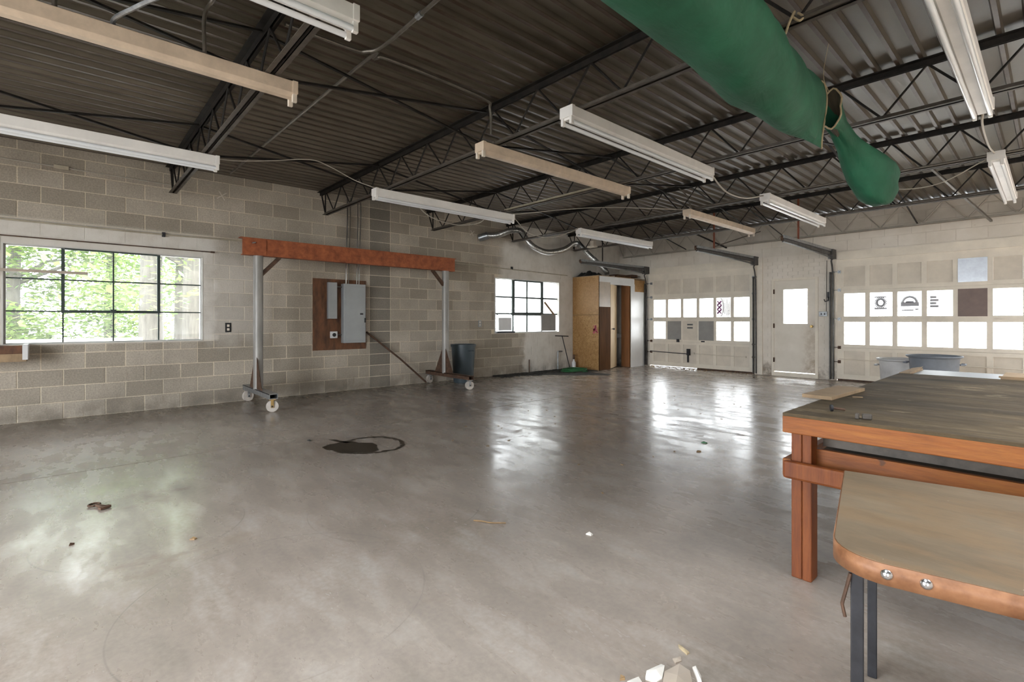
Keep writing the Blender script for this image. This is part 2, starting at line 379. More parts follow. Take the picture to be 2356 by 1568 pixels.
t.l.new(t.b.outputs[0], ms.inputs[1]); t.l.new(tr.outputs[0], ms.inputs[2]); t.l.new(ms.outputs[0], t.out.inputs['Surface']); M['film'] = t.m
M['grey_print'] = M['film']

# ------------------------------------------------------------------ room shell
RX, RY0, L = 13.5, -4.5, 11.6
def cz(y): return 3.343+.0045*y
# floor: slabs with a sawn joint at x = 3
fl = struct(MB().box((-.2, RY0-.2, -.14), (RX+.2, L+.25, -.02)).obj('floor', M['floor']))
for a, b in (((0, RY0), (2.992, 4.9)), ((0, 4.908), (2.992, L+.05)), ((3.006, RY0), (RX, 5.3)), ((3.006, 5.308), (RX, L+.05))):
    MB().box((a[0], a[1], -.02), (b[0], b[1], 0)).obj('concrete_slab', M['floor'], fl)
# ---- left wall, cinder blocks
wins = [(-.565, 1.462, .925, 2.135), (6.975, 9.085, .925, 2.165)]
y0, y1 = RY0, L
mb = MB(); cuts = [y0]+[c for w in wins for c in w[:2]]+[y1+.2]
TOP = 3.42
for i in range(0, len(cuts)-1):
    if i % 2 == 0: mb.box((-.2, cuts[i], -.14), (-.0035, cuts[i+1], TOP))
    else:
        w = wins[i//2]; mb.box((-.2, w[0], -.14), (-.0035, w[1], w[2])); mb.box((-.2, w[0], w[3]), (-.0035, w[1], TOP))
wl_ = struct(mb.obj('wall_left', M['mortar']))
CH = .2032; BL = .4064; G = .0048
blocks = []
def put_block(a, b, z0, z1, dark=False):
    """clip against windows"""
    for w in wins:
        if b > w[0] and a < w[1] and z1 > w[2]+.01 and z0 < w[3]-.01:
            if z0 < w[2]-.03: z1 = w[2]-.002; continue
            if z1 > w[3]+.03 and z0 > w[3]-.1: z0 = w[3]+.002; continue
            if a < w[0]-.04: put_block(a, w[0]-.002, z0, z1, dark)
            if b > w[1]+.04: put_block(w[1]+.002, b, z0, z1, dark)
            return
    if z1-z0 > .03 and b-a > .03: blocks.append((a+G, b-G, z0+G, z1-G, dark))
for k in range(17):
    z0 = k*CH; z1 = min(z0+CH, 3.40)
    if z1-z0 < .05: continue
    # left of the dark column
    y = 4.034; first = True
    while y > -1.7:
        ln = BL/2 if (first and k % 2) else BL
        a, b = y-ln, y
        if k == 4:          # row of short blocks under the first window
            if b <= 1.9 and a > -1.6:
                put_block(a, a+ln/2, z0, z1); put_block(a+ln/2, b, z0, z1); y -= ln; first = False; continue
        put_block(a, b, z0, z1); y -= ln; first = False
    put_block(4.034, 4.447, z0, z1, True)
    y = 4.447; first = True
    while y < L:
        ln = BL/2 if (first and k % 2) else BL
        put_block(y, min(y+ln, L), z0, z1); y += ln; first = False
cache = {}
def block_mesh(w, h, dark):
    key = (round(w, 3), round(h, 3), dark)
    if key not in cache:
        e = .0035; d = .03
        m = MB(); m.add([(-d,0,0),(-d,w,0),(-d,w,h),(-d,0,h),(-e,0,0),(-e,w,0),(-e,w,h),(-e,0,h),(0,e,e),(0,w-e,e),(0,w-e,h-e),(0,e,h-e)],
              [(0,1,5,4),(1,2,6,5),(2,3,7,6),(3,0,4,7),(4,5,9,8),(5,6,10,9),(6,7,11,10),(7,4,8,11),(8,9,10,11)])
        cache[key] = m.mesh('block', M['block_dark' if dark else 'block'])
    return cache[key]
blocks.sort(key=lambda b: (max(0, b[0]-.2)+max(0, -1.1-b[0])*20))
rest = MB()
for i, (a, b, z0, z1, dk) in enumerate(blocks):
    dx = random.uniform(-.0022, .0022)
    if i < 298: place(block_mesh(b-a, z1-z0, dk), 'cinder_block', wl_, (dx, a, z0))
    else: rest.box((-.03, a, z0), (dx, b, z1))
stuff(rest.obj('distant_blocks', M['block'], wl_))
# chalk X marks
def cross(y, z, s, par):
    MB().bar((.004, y-s, z-s*.8), (.004, y+s, z+s*.8), .012, .004, (1,0,0)).bar((.004, y-s*.6, z+s), (.004, y+s*.6, z-s), .012, .004, (1,0,0)).obj('chalk_mark', M['paint'], par)
cross(1.70, 3.06, .06, wl_); cross(6.35, 3.06, .06, wl_)
# ---- back wall
wb_ = MB()
def bk(x0, z0, x1, z1, dy=0): wb_.box((x0, L+.008+dy, z0), (x1, L+.25, z1))
bk(-.2, -.14, .97, TOP); bk(.97, 2.43, 3.70, TOP); bk(3.70, -.14, 4.06, TOP); bk(4.06, 2.13, 4.97, TOP); bk(4.06, -.14, 4.97, .02)
bk(4.97, -.14, 5.30, TOP); bk(5.30, 2.45, 9.0, TOP); bk(9.0, -.14, RX+.2, TOP)
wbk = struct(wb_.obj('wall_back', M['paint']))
for k in range(13, 17):
    z0, z1 = 2.62+(k-13)*CH, min(2.62+(k-12)*CH, TOP)
    x = .0 - (BL/2 if k % 2 else 0)
    while x < 10.6:
        a = max(0, x); MB().box((a+.004, L-.002, z0+.004), (x+BL-.004, L+.02, z1-.004)).obj('painted_block', M['paint'], wbk); x += BL
bw = MB()
for k in range(32):
    z = .0+k*.081; off = .1 if k % 2 else 0
    for x0, x1 in ((3.88, 4.05), (4.98, 5.29)) if z < 2.08 else ((3.88, 5.29),):
        x = x0-off
        while x < x1-.01:
            a, b = max(x, x0), min(x+.203, x1)
            if b-a > .02: bw.box((a+.004, L-.001, z+.004), (b-.004, L+.03, z+.077))
            x += .203
stuff(bw.obj('brickwork', M['paint'], wbk))
struct(MB().box((3.70, L-.03, 0), (3.87, L+.03, 2.62)).obj('trim_1', M['door_paint'], wbk))
# other walls (behind and right of the camera) with two unseen bay openings added to let in daylight
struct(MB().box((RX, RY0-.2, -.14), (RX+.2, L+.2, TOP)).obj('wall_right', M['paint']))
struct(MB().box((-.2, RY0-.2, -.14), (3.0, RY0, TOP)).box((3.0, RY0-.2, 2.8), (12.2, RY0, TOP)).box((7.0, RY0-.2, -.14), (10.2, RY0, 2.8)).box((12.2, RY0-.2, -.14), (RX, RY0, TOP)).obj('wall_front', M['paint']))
# ---- ceiling: steel deck sheets, narrow ribs hanging down
cm = MB(); xs = sorted({-.2, RX+.2}|{v for q in SKY for v in q[:2]})
for a, b in zip(xs[:-1], xs[1:]):
    ys = [RY0-.2]+[v for q in SKY if q[0] <= a+.01 and q[1] >= b-.01 for v in q[2:]]+[L+.25]
    for c, d in zip(ys[::2], ys[1::2]): cm.box((a, c, 3.46), (b, d, 3.56))
cl = struct(cm.obj('ceiling', M['dusty_steel']))
def deck_sheet(x0, n=6, p=.1515, Y0=None, Y1=None):
    RY0, L = (Y0, Y1); m = MB(); prof = []
    for k in range(n):
        x = x0+k*p; prof += [(x, .038), (x+.1, .038), (x+.112, 0), (x+.14, 0)]
    prof.append((x0+n*p, .038))
    for i in range(len(prof)-1):
        (a, za), (b, zb) = prof[i], prof[i+1]; n0 = len(m.v)
        m.add([(a, RY0, cz(RY0)+za), (b, RY0, cz(RY0)+zb), (b, L+.1, cz(L+.1)+zb), (a, L+.1, cz(L+.1)+za)], [(0, 3, 2, 1)])
    return m
x = -.02
while x < RX:
    ys = [RY0]+[v for q in SKY if q[0]-.1 < x+.45 < q[1]+.1 for v in q[2:]]+[L]
    for c, d in zip(ys[::2], ys[1::2]): deck_sheet(x, Y0=c, Y1=d).obj('deck_sheet', M['deck'], cl)
    x += 6*.1515+.001
for i, (a, b, c, d) in enumerate(SKY):
    struct(MB().box((a, c, 3.50), (b, d, 3.508)).obj('window_%d' % (i+3), M['glass_clear']))  # panes of the skylights added for light, out of view
# ------------------------------------------------------------------ roof joists
JY = [1.071+2.084*i for i in range(-2, 6)]
ZB = 2.95
web_cache = {}
def joist(y, label, white=False):
    mch = M['white_steel'] if white else M['black_steel']; mb_ = M['white_steel'] if white else M['dusty_steel']
    t = thing('roof_joist', label, 'joist', 'open web steel roof joists')
    zt = cz(y)-.003
    for nm, z, mm, xa, xb in (('top_chord', zt, mch, .01, RX-.01), ('bottom_chord', ZB, mb_, .2, RX-.2)):
        s = 1 if nm == 'bottom_chord' else -1
        m = MB()
        for sd in (-1, 1):
            ya, yb = y+sd*.009, y+sd*(.058 if nm == 'top_chord' else .046); lo, hi = min(ya, yb), max(ya, yb)
            if s > 0: m.box((xa, lo, z), (xb, hi, z+.005)).box((xa, min(ya, ya+sd*.005), z), (xb, max(ya, ya+sd*.005), z+.038))
            else: m.box((xa, lo, z-.006), (xb, hi, z)).box((xa, min(ya, ya+sd*.005), z-.055), (xb, max(ya, ya+sd*.005), z))
        m.obj(nm, mm if not (nm == 'bottom_chord' and y < 1) else M['black_steel'], t)
    H = zt-.04-ZB-.02; S = .305
    key = (round(H, 3), white)
    if key not in web_cache:
        web_cache[key] = [MB().tube([(0, 0, 0), (S, 0, H)], .0095, 6).mesh('web_rod', mch), MB().tube([(0, 0, H), (S, 0, 0)], .0095, 6).mesh('web_rod', mch)]
    ms = web_cache[key]; x = .25; k = 0
    MB().tube([(.21, y, ZB+.03), (.05, y, zt-.03)], .012, 6).obj('end_rod', mch, t)
    MB().box((.205, y-.008, ZB), (.225, y+.008, zt)).obj('end_post', mch, t)
    while x < 11.5:
        place(ms[(k+1) % 2], 'web_rod', t, (x, y, ZB+.02)); x += S; k += 1
    return t
jl = ['black steel roof joist out at the added rear bay openings', 'black steel roof joist behind the viewer over the rear of the room',
      'black steel roof joist crossing above the window full of trees, nearest of the row',
      'black steel roof joist whose wall end sits just above the electrical panel',
      'black steel roof joist meeting the wall above the right gantry post',
      'black steel roof joist passing over the flexible metal duct above the white wall patch',
      'black steel roof joist ending in the corner above the plywood washroom booth',
      'cream painted steel roof joist running flat along the garage door wall']
for y, lb in zip(JY, jl): joist(min(y, L-.1), lb, lb.startswith('cream'))
# bridging rows
for xb, lb in ((2.1, 'row of crossed black bracing bars between the joists, nearest the cinder block window wall'),
               (4.4, 'row of crossed black bracing bars above the beige lamp housings'),
               (6.6, 'row of crossed black bracing bars just left of the green canvas sleeve')):
    t = thing('bracing_row', lb, 'bracing', 'cross bracing between the roof joists')
    for i in range(1, 7):
        ya, yb = JY[i], min(JY[i+1], L-.1)
        for za, zb, dx in ((cz(ya)-.05, ZB+.03, 0), (ZB+.03, cz(yb)-.05, .03)):
            MB().bar((xb+dx, ya+.02, za), (xb+dx, yb-.02, zb), .025, .004).bar((xb+dx-.011, ya+.02, za+.012), (xb+dx-.011, yb-.02, zb+.012), .003, .024).obj('brace_bar', M['black_steel'], t)
# ------------------------------------------------------------------ lamps
def fixture(x, y0, label, kind='white', zt=2.945, dx=0):
    m1 = M['fixture'] if kind == 'white' else M['fixture_beige']
    t = thing('strip_light', label, 'strip light', 'eight foot strip lights under the joists', (x, y0, zt)); LN = 2.44
    h = .085; w = .062
    MB().box((-w, 0, -h), (w, LN, 0)).obj('housing', m1, t, bevel=.004)
    MB().add([(-w-.001, .01, -h), (-.025, .01, -h-.022), (.025, .01, -h-.022), (w+.001, .01, -h), (-w-.001, LN-.01, -h), (-.025, LN-.01, -h-.022), (.025, LN-.01, -h-.022), (w+.001, LN-.01, -h)],
             [(0,1,2,3),(7,6,5,4),(0,4,5,1),(1,5,6,2),(2,6,7,3)]).obj('ballast_cover', m1, t)
    for yy in (0, LN-.03):
        MB().box((-w-.006, yy-.004, -h-.002), (w+.006, yy+.034, .003)).obj('end_cap', m1, t, bevel=.003)
        for sx in (-1, 1):
            MB().box((sx*.045-.013, yy-.002, -h-.062), (sx*.045+.013, yy+.03, -h+.002)).obj('lamp_socket', M['socket'] if kind != 'white' else M['fixture'], t, bevel=.004)
    if kind != 'beige':
        for sx in (-1, 1):
            tb = MB().tube([(sx*.045, .03, -h-.04), (sx*.045, LN-.03, -h-.04)], .0165, 12).obj('lamp_tube', M['tube'], t, smooth=True)
    for yy in (.25, LN-.25):
        MB().box((-.006, yy-.006, 0), (.006, yy+.006, .03)).obj('mounting_stud', M['galv'], t)
    return t
fixture(2.31, -1.25, 'white strip light above the window full of trees')
fixture(4.52, -1.20, 'long beige tubeless strip light at the upper left of the picture', 'beige')
fixture(5.64, -1.25, 'white strip light with two tubes cut off by the top picture edge')
fixture(2.29, 2.98, 'white strip light with a drooping wire over the electrical panel')
fixture(4.52, 2.97, 'beige tubeless strip light hanging in the middle of the room', 'beige')
fixture(5.62, 2.99, 'large white strip light left of the green canvas sleeve')
fixture(2.27, 7.12, 'white strip light in front of the washroom booth corner')
fixture(4.43, 7.15, 'beige tubeless strip light over the six lite garage door', 'beige')
fixture(5.62, 7.05, 'white strip light above the door between the garage doors')
fixture(7.89, 2.90, 'bare twin tube strip light right of the green sleeve, nearest')
fixture(7.87, 7.03, 'twin tube strip light near the garage wall at the right picture edge')
# ------------------------------------------------------------------ windows
def recess(v, c, d=.06): return c+(v-c)*(1+d/8.266)
def sash_window(name, cols, rows, pale, vent=None, covered=(), glass='glass', bw=.008):
    X0 = -.075
    ys = [recess(v, 0) for v in cols]; zs = [recess(v, 1.22) for v in rows]
    root = struct(MB().box((X0-.012, ys[0]-.03, zs[0]-.03), (X0+.012, ys[0], zs[-1]+.03)).box((X0-.012, ys[-1], zs[0]-.03), (X0+.012, ys[-1]+.03, zs[-1]+.03))
                  .box((X0-.012, ys[0], zs[0]-.03), (X0+.012, ys[-1], zs[0])).box((X0-.012, ys[0], zs[-1]), (X0+.012, ys[-1], zs[-1]+.03)).obj(name, pale))
    for y in ys[1:-1]: MB().box((X0-.015, y-bw, zs[0]), (X0+.012, y+bw, zs[-1])).obj('window_bar', M['sash'], root)
    for z in zs[1:-1]: MB().box((X0-.015, ys[0], z-bw), (X0+.010, ys[-1], z+bw)).obj('window_bar', M['sash'], root)
    if vent:
        a, b, c, d = (ys[vent[0]], ys[vent[1]], zs[vent[2]], zs[vent[3]]); w = .017 if bw < .01 else .036
        MB().box((X0-.02, a-w, c-w), (X0+.025, a+w, d)).box((X0-.02, b-w, c-w), (X0+.025, b+w, d)).box((X0-.02, a+w, c-w), (X0+.025, b-w, c+w)).box((X0-.02, a+w, d-w*.6), (X0+.025, b-w, d+w)).obj('vent_frame', M['sash'], root)
        MB().box((X0+.02, (a+b)/2-.03, c-.012), (X0+.06, (a+b)/2+.03, c+.03)).obj('window_latch', M['sash'], root)
    for i in range(len(ys)-1):
        for j in range(len(zs)-1):
            if (i, j) in covered: continue
            MB().box((X0-.004, ys[i]+.004, zs[j]+.004), (X0-.001, ys[i+1]-.004, zs[j+1]-.004)).obj('pane', M[glass], root)
    return root
w1 = sash_window('window_1', (-.53, -.034, .453, .937, 1.43), (.95, 1.33, 1.722, 2.11), M['sash_pale'], (1, 3, 1, 3))
w2 = sash_window('window_2', (7.01, 7.535, 7.975, 8.468, 9.03), (.955, 1.366, 1.742, 2.135), M['sash_pale'], (1, 3, 1, 3), ((0, 0), (3, 0)), glass='glass_hazy', bw=.017)
for w, nm in ((wins[0], 'trim_2'), (wins[1], 'trim_3')):   # painted reveals
    t = .012
    struct(MB().box((-.2, w[0], w[2]), (.002, w[0]+t, w[3])).box((-.2, w[1]-t, w[2]), (.002, w[1], w[3])).box((-.2, w[0]+t, w[3]-t), (.002, w[1]-t, w[3])).box((-.2, w[0]+t, w[2]), (.004, w[1]-t, w[2]+t)).obj(nm, M['reveal']))
# things in window 2
tag(MB().box((-.07, 7.09, .99), (.02, 7.47, 1.28)).obj('vent_cover', M['white_board'], bevel=.01), 'dented white metal cover filling the lower left pane of the far window', 'cover')
tag(MB().box((-.05, 7.03, .935), (.05, 7.55, .975)).obj('dark_ledge', M['iron'], bevel=.006), 'dark ledge under the white cover in the far window', 'ledge')
tag(MB().box((-.07, 8.48, .96), (-.03, 8.99, 1.36)).obj('grey_board', M['grey_sheet'], bevel=.01), 'grey green board propped in the lower right pane of the far window', 'board')
tag(MB().bar((-.045, 8.60, 1.66), (-.03, 8.92, 1.36), .05, .012, (1,0,0)).obj('wood_stick', M['raw_ply']), 'slanting wooden stick behind the far window, upper right', 'stick')
tag(MB().tube([(-.03, 7.05, 1.345), (.03, 7.10, 1.335), (.03, 7.25, 1.325), (-.03, 7.3, 1.335)], .008, 6).obj('bent_wire', M['iron']), 'bent dark wire handle above the white cover in the far window', 'wire')
stain = MB().box((.001, 7.28, .80), (.004, 7.42, .93)).box((.001, 7.33, .55), (.003, 7.345, .80))
# ------------------------------------------------------------------ things along the left wall
t = thing('wall_pipe', 'thin yellowish pipe running the length of the block wall above the windows', 'pipe')
MB().tube([(.03, -1.6, 2.41), (.03, .99, 2.40), (.03, 2.0, 2.42), (.03, 5.8, 2.39), (.03, 9.35, 2.345)], .011, 8).obj('pipe_run', M['conduit_pale'], t, smooth=True)
for y in (-1.2, .99, 7.47): MB().box((-.01, y-.018, 2.37), (.045, y+.018, 2.43)).obj('pipe_clip', M['iron'], t)
t = thing('curtain_rod', 'thin brown rod just above the window full of trees', 'rod')
MB().tube([(.04, -1.5, 2.215), (.04, 1.56, 2.21)], .007, 6).tube([(.04, 1.55, 2.21), (.04, 1.60, 2.21)], .012, 8).obj('rod', M['rust_dark'], t)
for y in (-1.3, .1, 1.5): MB().tube([(-.01, y, 2.213), (.045, y, 2.213)], .006, 6).obj('bracket', M['rust_dark'], t)
t = thing('cable_run', 'old cable clipped along the top of the block wall over the tree window', 'cable')
MB().tube([(.012, -1.6, 3.12), (.012, .3, 3.11), (.012, 1.07, 3.1)], .008, 6).obj('cable', M['cable'], t)
MB().box((-.01, -.12, 3.085), (.03, .02, 3.135)).obj('junction_box', M['conduit_pale'], t, bevel=.004)
# outlets
def outlet(y, z, label, dark):
    t = thing('wall_outlet', label, 'outlet', None, (0, y, z))
    MB().box((-.005, -.04, -.07), (.008, .04, .07)).obj('cover_plate', M['black'] if dark else M['panel'], t, bevel=.003)
    for dz in (-.028, .028): MB().box((.006, -.017, dz-.018), (.014, .017, dz+.018)).obj('socket_face', M['socket'], t, bevel=.004)
outlet(1.783, 1.112, 'black wall outlet with two beige sockets right of the tree window', True)
outlet(6.56, 1.148, 'small grey wall outlet between gantry post and far window', False)
# electrical board
t = thing('electrical_board', 'dark stained plywood backing board on the block wall behind the gantry', 'board')
MB().box((0.0, 3.024, .715), (.018, 3.959, 1.92)).obj('backing_board', M['ply_dark'], t)
t = thing('breaker_panel', 'large grey breaker cabinet on the dark plywood board', 'panel')
MB().box((.018, 3.50, .83), (.13, 3.895, 1.845)).obj('enclosure', M['panel'], t, bevel=.006)
MB().box((.13, 3.50, .83), (.138, 3.895, 1.845)).obj('front_cover', M['panel'], t, bevel=.003)
MB().box((.138, 3.53, .87), (.145, 3.87, 1.80)).obj('cabinet_door', M['panel'], t, bevel=.003)
MB().box((.145, 3.79, 1.315), (.149, 3.845, 1.345)).obj('name_plate', M['iron'], t)
MB().box((.138, 3.872, 1.18), (.158, 3.892, 1.26)).obj('latch', M['black'], t)
t = thing('meter_trough', 'narrow grey box left of the breaker cabinet', 'box')
MB().box((.018, 3.255, 1.245), (.08, 3.41, 1.862)).obj('enclosure', M['panel'], t, bevel=.004)
MB().tube([(.05, 3.41, 1.79), (.05, 3.50, 1.79)], .012, 8).obj('nipple', M['conduit'], t)
t = thing('range_receptacle', 'square white power socket with round black face below the narrow grey box', 'socket')
MB().box((.018, 3.305, .915), (.06, 3.425, 1.03)).obj('cover_plate', M['white_board'], t, bevel=.008)
MB().tube([(.06, 3.366, .972), (.066, 3.366, .972)], .032, 16).obj('socket_face', M['black'], t)
MB().tube([(.04, 3.425, .972), (.04, 3.50, .972)], .01, 8).obj('nipple', M['conduit'], t)
for i, (ya, yb, lb, w) in enumerate(((3.565, 3.60, 'leftmost shiny conduit rising from the breaker cabinet', .013), (3.61, 3.655, 'dark conduit beside the leftmost one above the breaker cabinet', .010),
                      (3.76, 3.79, 'third thin conduit rising from the breaker cabinet', .009), (3.80, 3.845, 'rightmost thin conduit rising from the breaker cabinet', .009))):
    pts = [(.07, ya, 1.845), (.07, ya+(yb-ya)*.4, 2.5), (.05, yb, 3.0), (.05, yb, 3.355)]
    tag(MB().tube(curve_pts(pts, 5), w, 8).obj('conduit', M['chrome'] if i != 1 else M['conduit'], smooth=True), lb, 'conduit')
# gantry
t = thing('gantry_hoist', 'rust red steel beam gantry on two grey pipe legs with casters', 'gantry')
bx, by0, by1, zb0, zb1 = .62, 1.82, 5.43, 2.14, 2.385
MB().box((bx-.055, by0-.03, zb1-.012), (bx+.055, by1+.03, zb1)).box((bx-.055, by0, zb0), (bx+.055, by1, zb0+.012)).box((bx+.012, by0, zb0+.012), (bx+.05, by1, zb1-.012)).obj('main_beam', M['rust'], t)
MB().box((bx+.05, by0, zb0), (bx+.062, by0+.30, zb1-.006)).obj('splice_plate', M['rust'], t)
MB().tube([(bx+.06, by0+.12, 2.31), (bx+.10, by0+.15, 2.315)], .009, 8).obj('bolt', M['galv'], t)
casters = {2.03: (.06, 1.27), 5.25: (.06, 1.36)}
for py, (xa, xb) in casters.items():
    px = .62
    MB().tube([(px, py, .235), (px, py, zb0)], .064, 20).obj('post', M['post'], t, smooth=True)
    sgn = 1 if py < 3 else -1
    MB().bar((px, py+sgn*.03, 1.86), (px, py+sgn*.29, zb0), .05, .05, (1,0,0)).obj('knee_brace', M['rust_dark'], t)
    MB().box((xa-.04, py-.055, .175), (xb+.06, py+.055, .185)).box((xa-.04, py-.055, .185), (xb+.06, py-.047, .245)).box((xa-.04, py+.047, .185), (xb+.06, py+.055, .245)).box((xa-.04, py-.055, .236), (xb+.06, py+.055, .246)).obj('base_channel', M['galv'] if py < 3 else M['rust_dark'], t)
    for s in (-1, 1):
        MB().add([(px+s*.05, py-.035, .246), (px+s*.30, py-.035, .246), (px+s*.05, py-.035, .70), (px+s*.05, py-.027, .246), (px+s*.30, py-.027, .246), (px+s*.05, py-.027, .70)],
                 [(0,1,2),(5,4,3),(0,3,4,1),(1,4,5,2),(2,5,3,0)]).obj('gusset', M['rust_dark'], t)
    for wx in (xa+.02, xb):
        ca = Matrix.Translation((wx, py, 0)) @ Matrix.Rotation(-PI/2-.25 if wx > 1 else -PI/2+.2, 4, 'Z')
        c = MB().tube([ca @ Vector((0, -.024, .078)), ca @ Vector((0, .024, .078))], .076, 24).tube([ca @ Vector((0, -.03, .078)), ca @ Vector((0, .03, .078))], .03, 14).obj('caster_wheel', M['wheel'], t, smooth=True)
        MB().box((-.018, -.038, .06), (.018, -.032, .17), ca).box((-.018, .032, .06), (.018, .038, .17), ca).box((-.04, -.04, .160), (.04, .04, .174), ca).obj('caster_fork', M['brass'] if py < 3 and wx > 1 else M['galv'], t)
        MB().tube([ca @ Vector((0, -.042, .078)), ca @ Vector((0, .042, .078))], .012, 10).obj('axle', M['iron'], t)
# leaning pole
tag(MB().tube([(.035, 3.96, 1.01), (.10, 4.6, .50), (.16, 5.12, .03)], .017, 8).obj('leaning_pole', M['rust_dark'], smooth=True), 'long dark pole leaning on the block wall below the breaker cabinet', 'pole')
# dark bin
t = thing('trash_can', 'dark slate plastic trash can beside the right gantry post', 'trash can', None, (.40, 5.83, 0))
MB().lathe([(.0, 0), (.19, 0), (.195, .02), (.235, .70), (.25, .70), (.252, .745), (.235, .745), (.228, .70), (.185, .03), (0, .03)], n=32).obj('can_body', M['dark_plastic'], t, smooth=True)
for a in (0, PI): MB().tube([(.24*math.cos(a), -.06, .62), (.275*math.cos(a), -.04, .62), (.275*math.cos(a), .04, .62), (.24*math.cos(a), .06, .62)], .012, 8).obj('can_handle', M['dark_plastic'], t)
# valve key, standpipe, bottle, dirt, hose
t = thing('valve_key', 'thin T handled iron bar leaning beside the strand board booth', 'tool')
MB().tube([(.16, 9.30, 0.02), (.06, 9.12, .83)], .011, 8).obj('shaft', M['iron'], t); MB().tube([(.04, 8.90, .84), (.08, 9.33, .82)], .012, 8).obj('cross_handle', M['iron'], t)
tag(MB().tube(curve_pts([(.06, 8.97, 0), (.06, 8.97, .40), (.06, 9.0, .45), (.06, 9.12, .45)], 4), .018, 8).obj('standpipe', M['galv'], smooth=True), 'short grey standpipe with elbow beside the booth', 'pipe')
t = thing('spray_bottle', 'small white bottle standing by the corner of the strand board booth', 'bottle', None, (.22, 9.38, 0))
MB().lathe([(0,0),(.05,0),(.052,.02),(.052,.17),(.02,.22),(.02,.25),(0,.25)], (0,0,.0), 16).obj('bottle_body', M['white_board'], t, smooth=True)
MB().lathe([(0,.25),(.026,.25),(.026,.36),(0,.37)], (0,0,0), 12).obj('bottle_cap', M['rust_dark'], t)
tag(MB().tube([(.02, 8.02, 0), (.02, 8.02, .3)], .012, 6).obj('stub_pipe', M['rust_dark']), 'short rusty stub pipe at the foot of the painted wall', 'pipe')
dm = MB(); random.seed(5)
for i in range(1500):
    y = random.uniform(6.9, 9.35); x = abs(random.gauss(0, .13+.15*max(0, y-7.4)/1.9))+.02; x = min(x, .95 if y > 8 else .5); s = random.uniform(.01, .05); h = random.uniform(.002, .018)
    a = random.uniform(0, 3); dm.box((-s, -s*.6, 0), (s, s*.6, h), Matrix.Translation((x+s, y, 0)) @ Matrix.Rotation(a, 4, 'Z'))
vv = [(.02, 6.85), (.16, 7.05), (.22, 7.4), (.38, 7.75), (.42, 8.05), (.66, 8.3), (.74, 8.6), (.93, 8.85), (.90, 9.15), (.98, 9.4), (.9, 9.56), (.02, 9.56)]
pv = []
for k in range(len(vv)):
    (xa, ya), (xb, yb) = vv[k], vv[(k+1) % len(vv)]
    for f in range(5): pv.append((max(.012, (1.75 if ya < 9.1 else 1)*lerp(xa, xb, f/5)+(random.uniform(-.035, .035) if k < 10 else 0)), lerp(ya, yb, f/5)))
dm.prism(pv, .0004, .003)
stuff(tag(dm.obj('dirt_debris', M['dirt']), 'dark swept dirt along the foot of the wall under the far window', 'dirt'))
pt = [(.62+.03*math.sin(k*1.7)+(.24+.03*math.sin(k*.31))*math.cos(k*.42), 8.95+(.34+.05*math.sin(k*.23))*math.sin(k*.42), .014+.0011*k) for k in range(62)]
tag(MB().tube(pt, .011, 6).obj('garden_hose', M['hose'], smooth=True), 'coiled green garden hose on the floor before the booth', 'hose')
# ------------------------------------------------------------------ silver flexible duct
def ribbed(pts, r, n=14, step=.02, amp=.006):
    P = curve_pts(pts, 24); out = []; rs = []
    for i, p in enumerate(P): out.append(p); rs.append(r+(amp if i % 2 else -amp))
    return MB().tube(out, rs, n)
t = thing('flexible_duct', 'silver flexible metal duct looping over the joist ends to the booth roof', 'duct')
ribbed([(.12, 6.60, 3.02), (.2, 6.9, 3.06), (.3, 7.17, 3.17), (.42, 7.35, 3.17), (.40, 7.55, 3.02), (.36, 7.85, 2.87), (.35, 8.3, 2.80), (.33, 8.9, 2.93), (.33, 9.25, 3.10), (.36, 9.45, 3.08), (.42, 9.75, 2.85), (.50, 10.1, 2.62), (.52, 10.3, 2.47), (.52, 10.33, 2.40)], .062).obj('duct_hose', M['foil'], t, smooth=True)
MB().tube([(.0, 6.55, 2.98), (.16, 6.66, 3.03)], .078, 18).obj('duct_collar', M['galv'], t, smooth=True)
tag(MB().box((.75, 9.25, 2.955), (.95, 9.55, 2.99)).box((.80, 9.3, 2.99), (.9, 9.4, 3.12)).obj('junction_box', M['socket']), 'small pale junction box by the joist above the washroom booth', 'box')
# ------------------------------------------------------------------ washroom booth
t = thing('washroom_booth', 'tall strand board and white panel washroom booth in the far corner', 'booth')
BX, BY0, BY1, BZ = .86, 9.58, 11.55, 2.30
MB().box((.01, BY0, .0), (BX-.002, BY0+.018, 1.35)).obj('side_panel', M['osb'], t)['label'] = 'lower strand board sheet'
MB().box((.01, BY0, 1.356), (BX-.002, BY0+.018, BZ)).obj('side_panel', M['osb'], t)['label'] = 'upper strand board sheet'
xf0, xf1 = BX-.02, BX
m = MB(); random.seed(9)
for k in range(14): m.bar((.66+random.uniform(0, .17), BY0-.001, 1.0+random.uniform(-.12, .14)), (.66+random.uniform(0, .17), BY0-.001, 1.0+random.uniform(-.1, .12)), .014, .002, (0,1,0))
m.obj('spray_mark', M['pink'], t)
MB().box((xf0, BY0, 0), (xf1, 10.02, 1.55)).obj('front_panel', M['brown_ply'], t)['label'] = 'dark stained lower front panel'
MB().box((xf0, BY0, 1.55), (xf1, 10.02, 2.16)).obj('front_panel', M['stained_board'], t)['label'] = 'smudged grey upper front panel'
MB().box((xf0, BY0, 2.16), (xf1, 11.06, BZ)).obj('header_panel', M['white_board'], t)
MB().box((xf0, 11.06, 0), (xf1, BY1, 1.97)).obj('front_panel', M['white_board'], t)['label'] = 'white front panel beside the garage door track'
MB().box((xf0, 11.06, 1.97), (xf1, BY1, 2.28)).obj('front_panel', M['osb'], t)['label'] = 'small strand board piece at the top right'
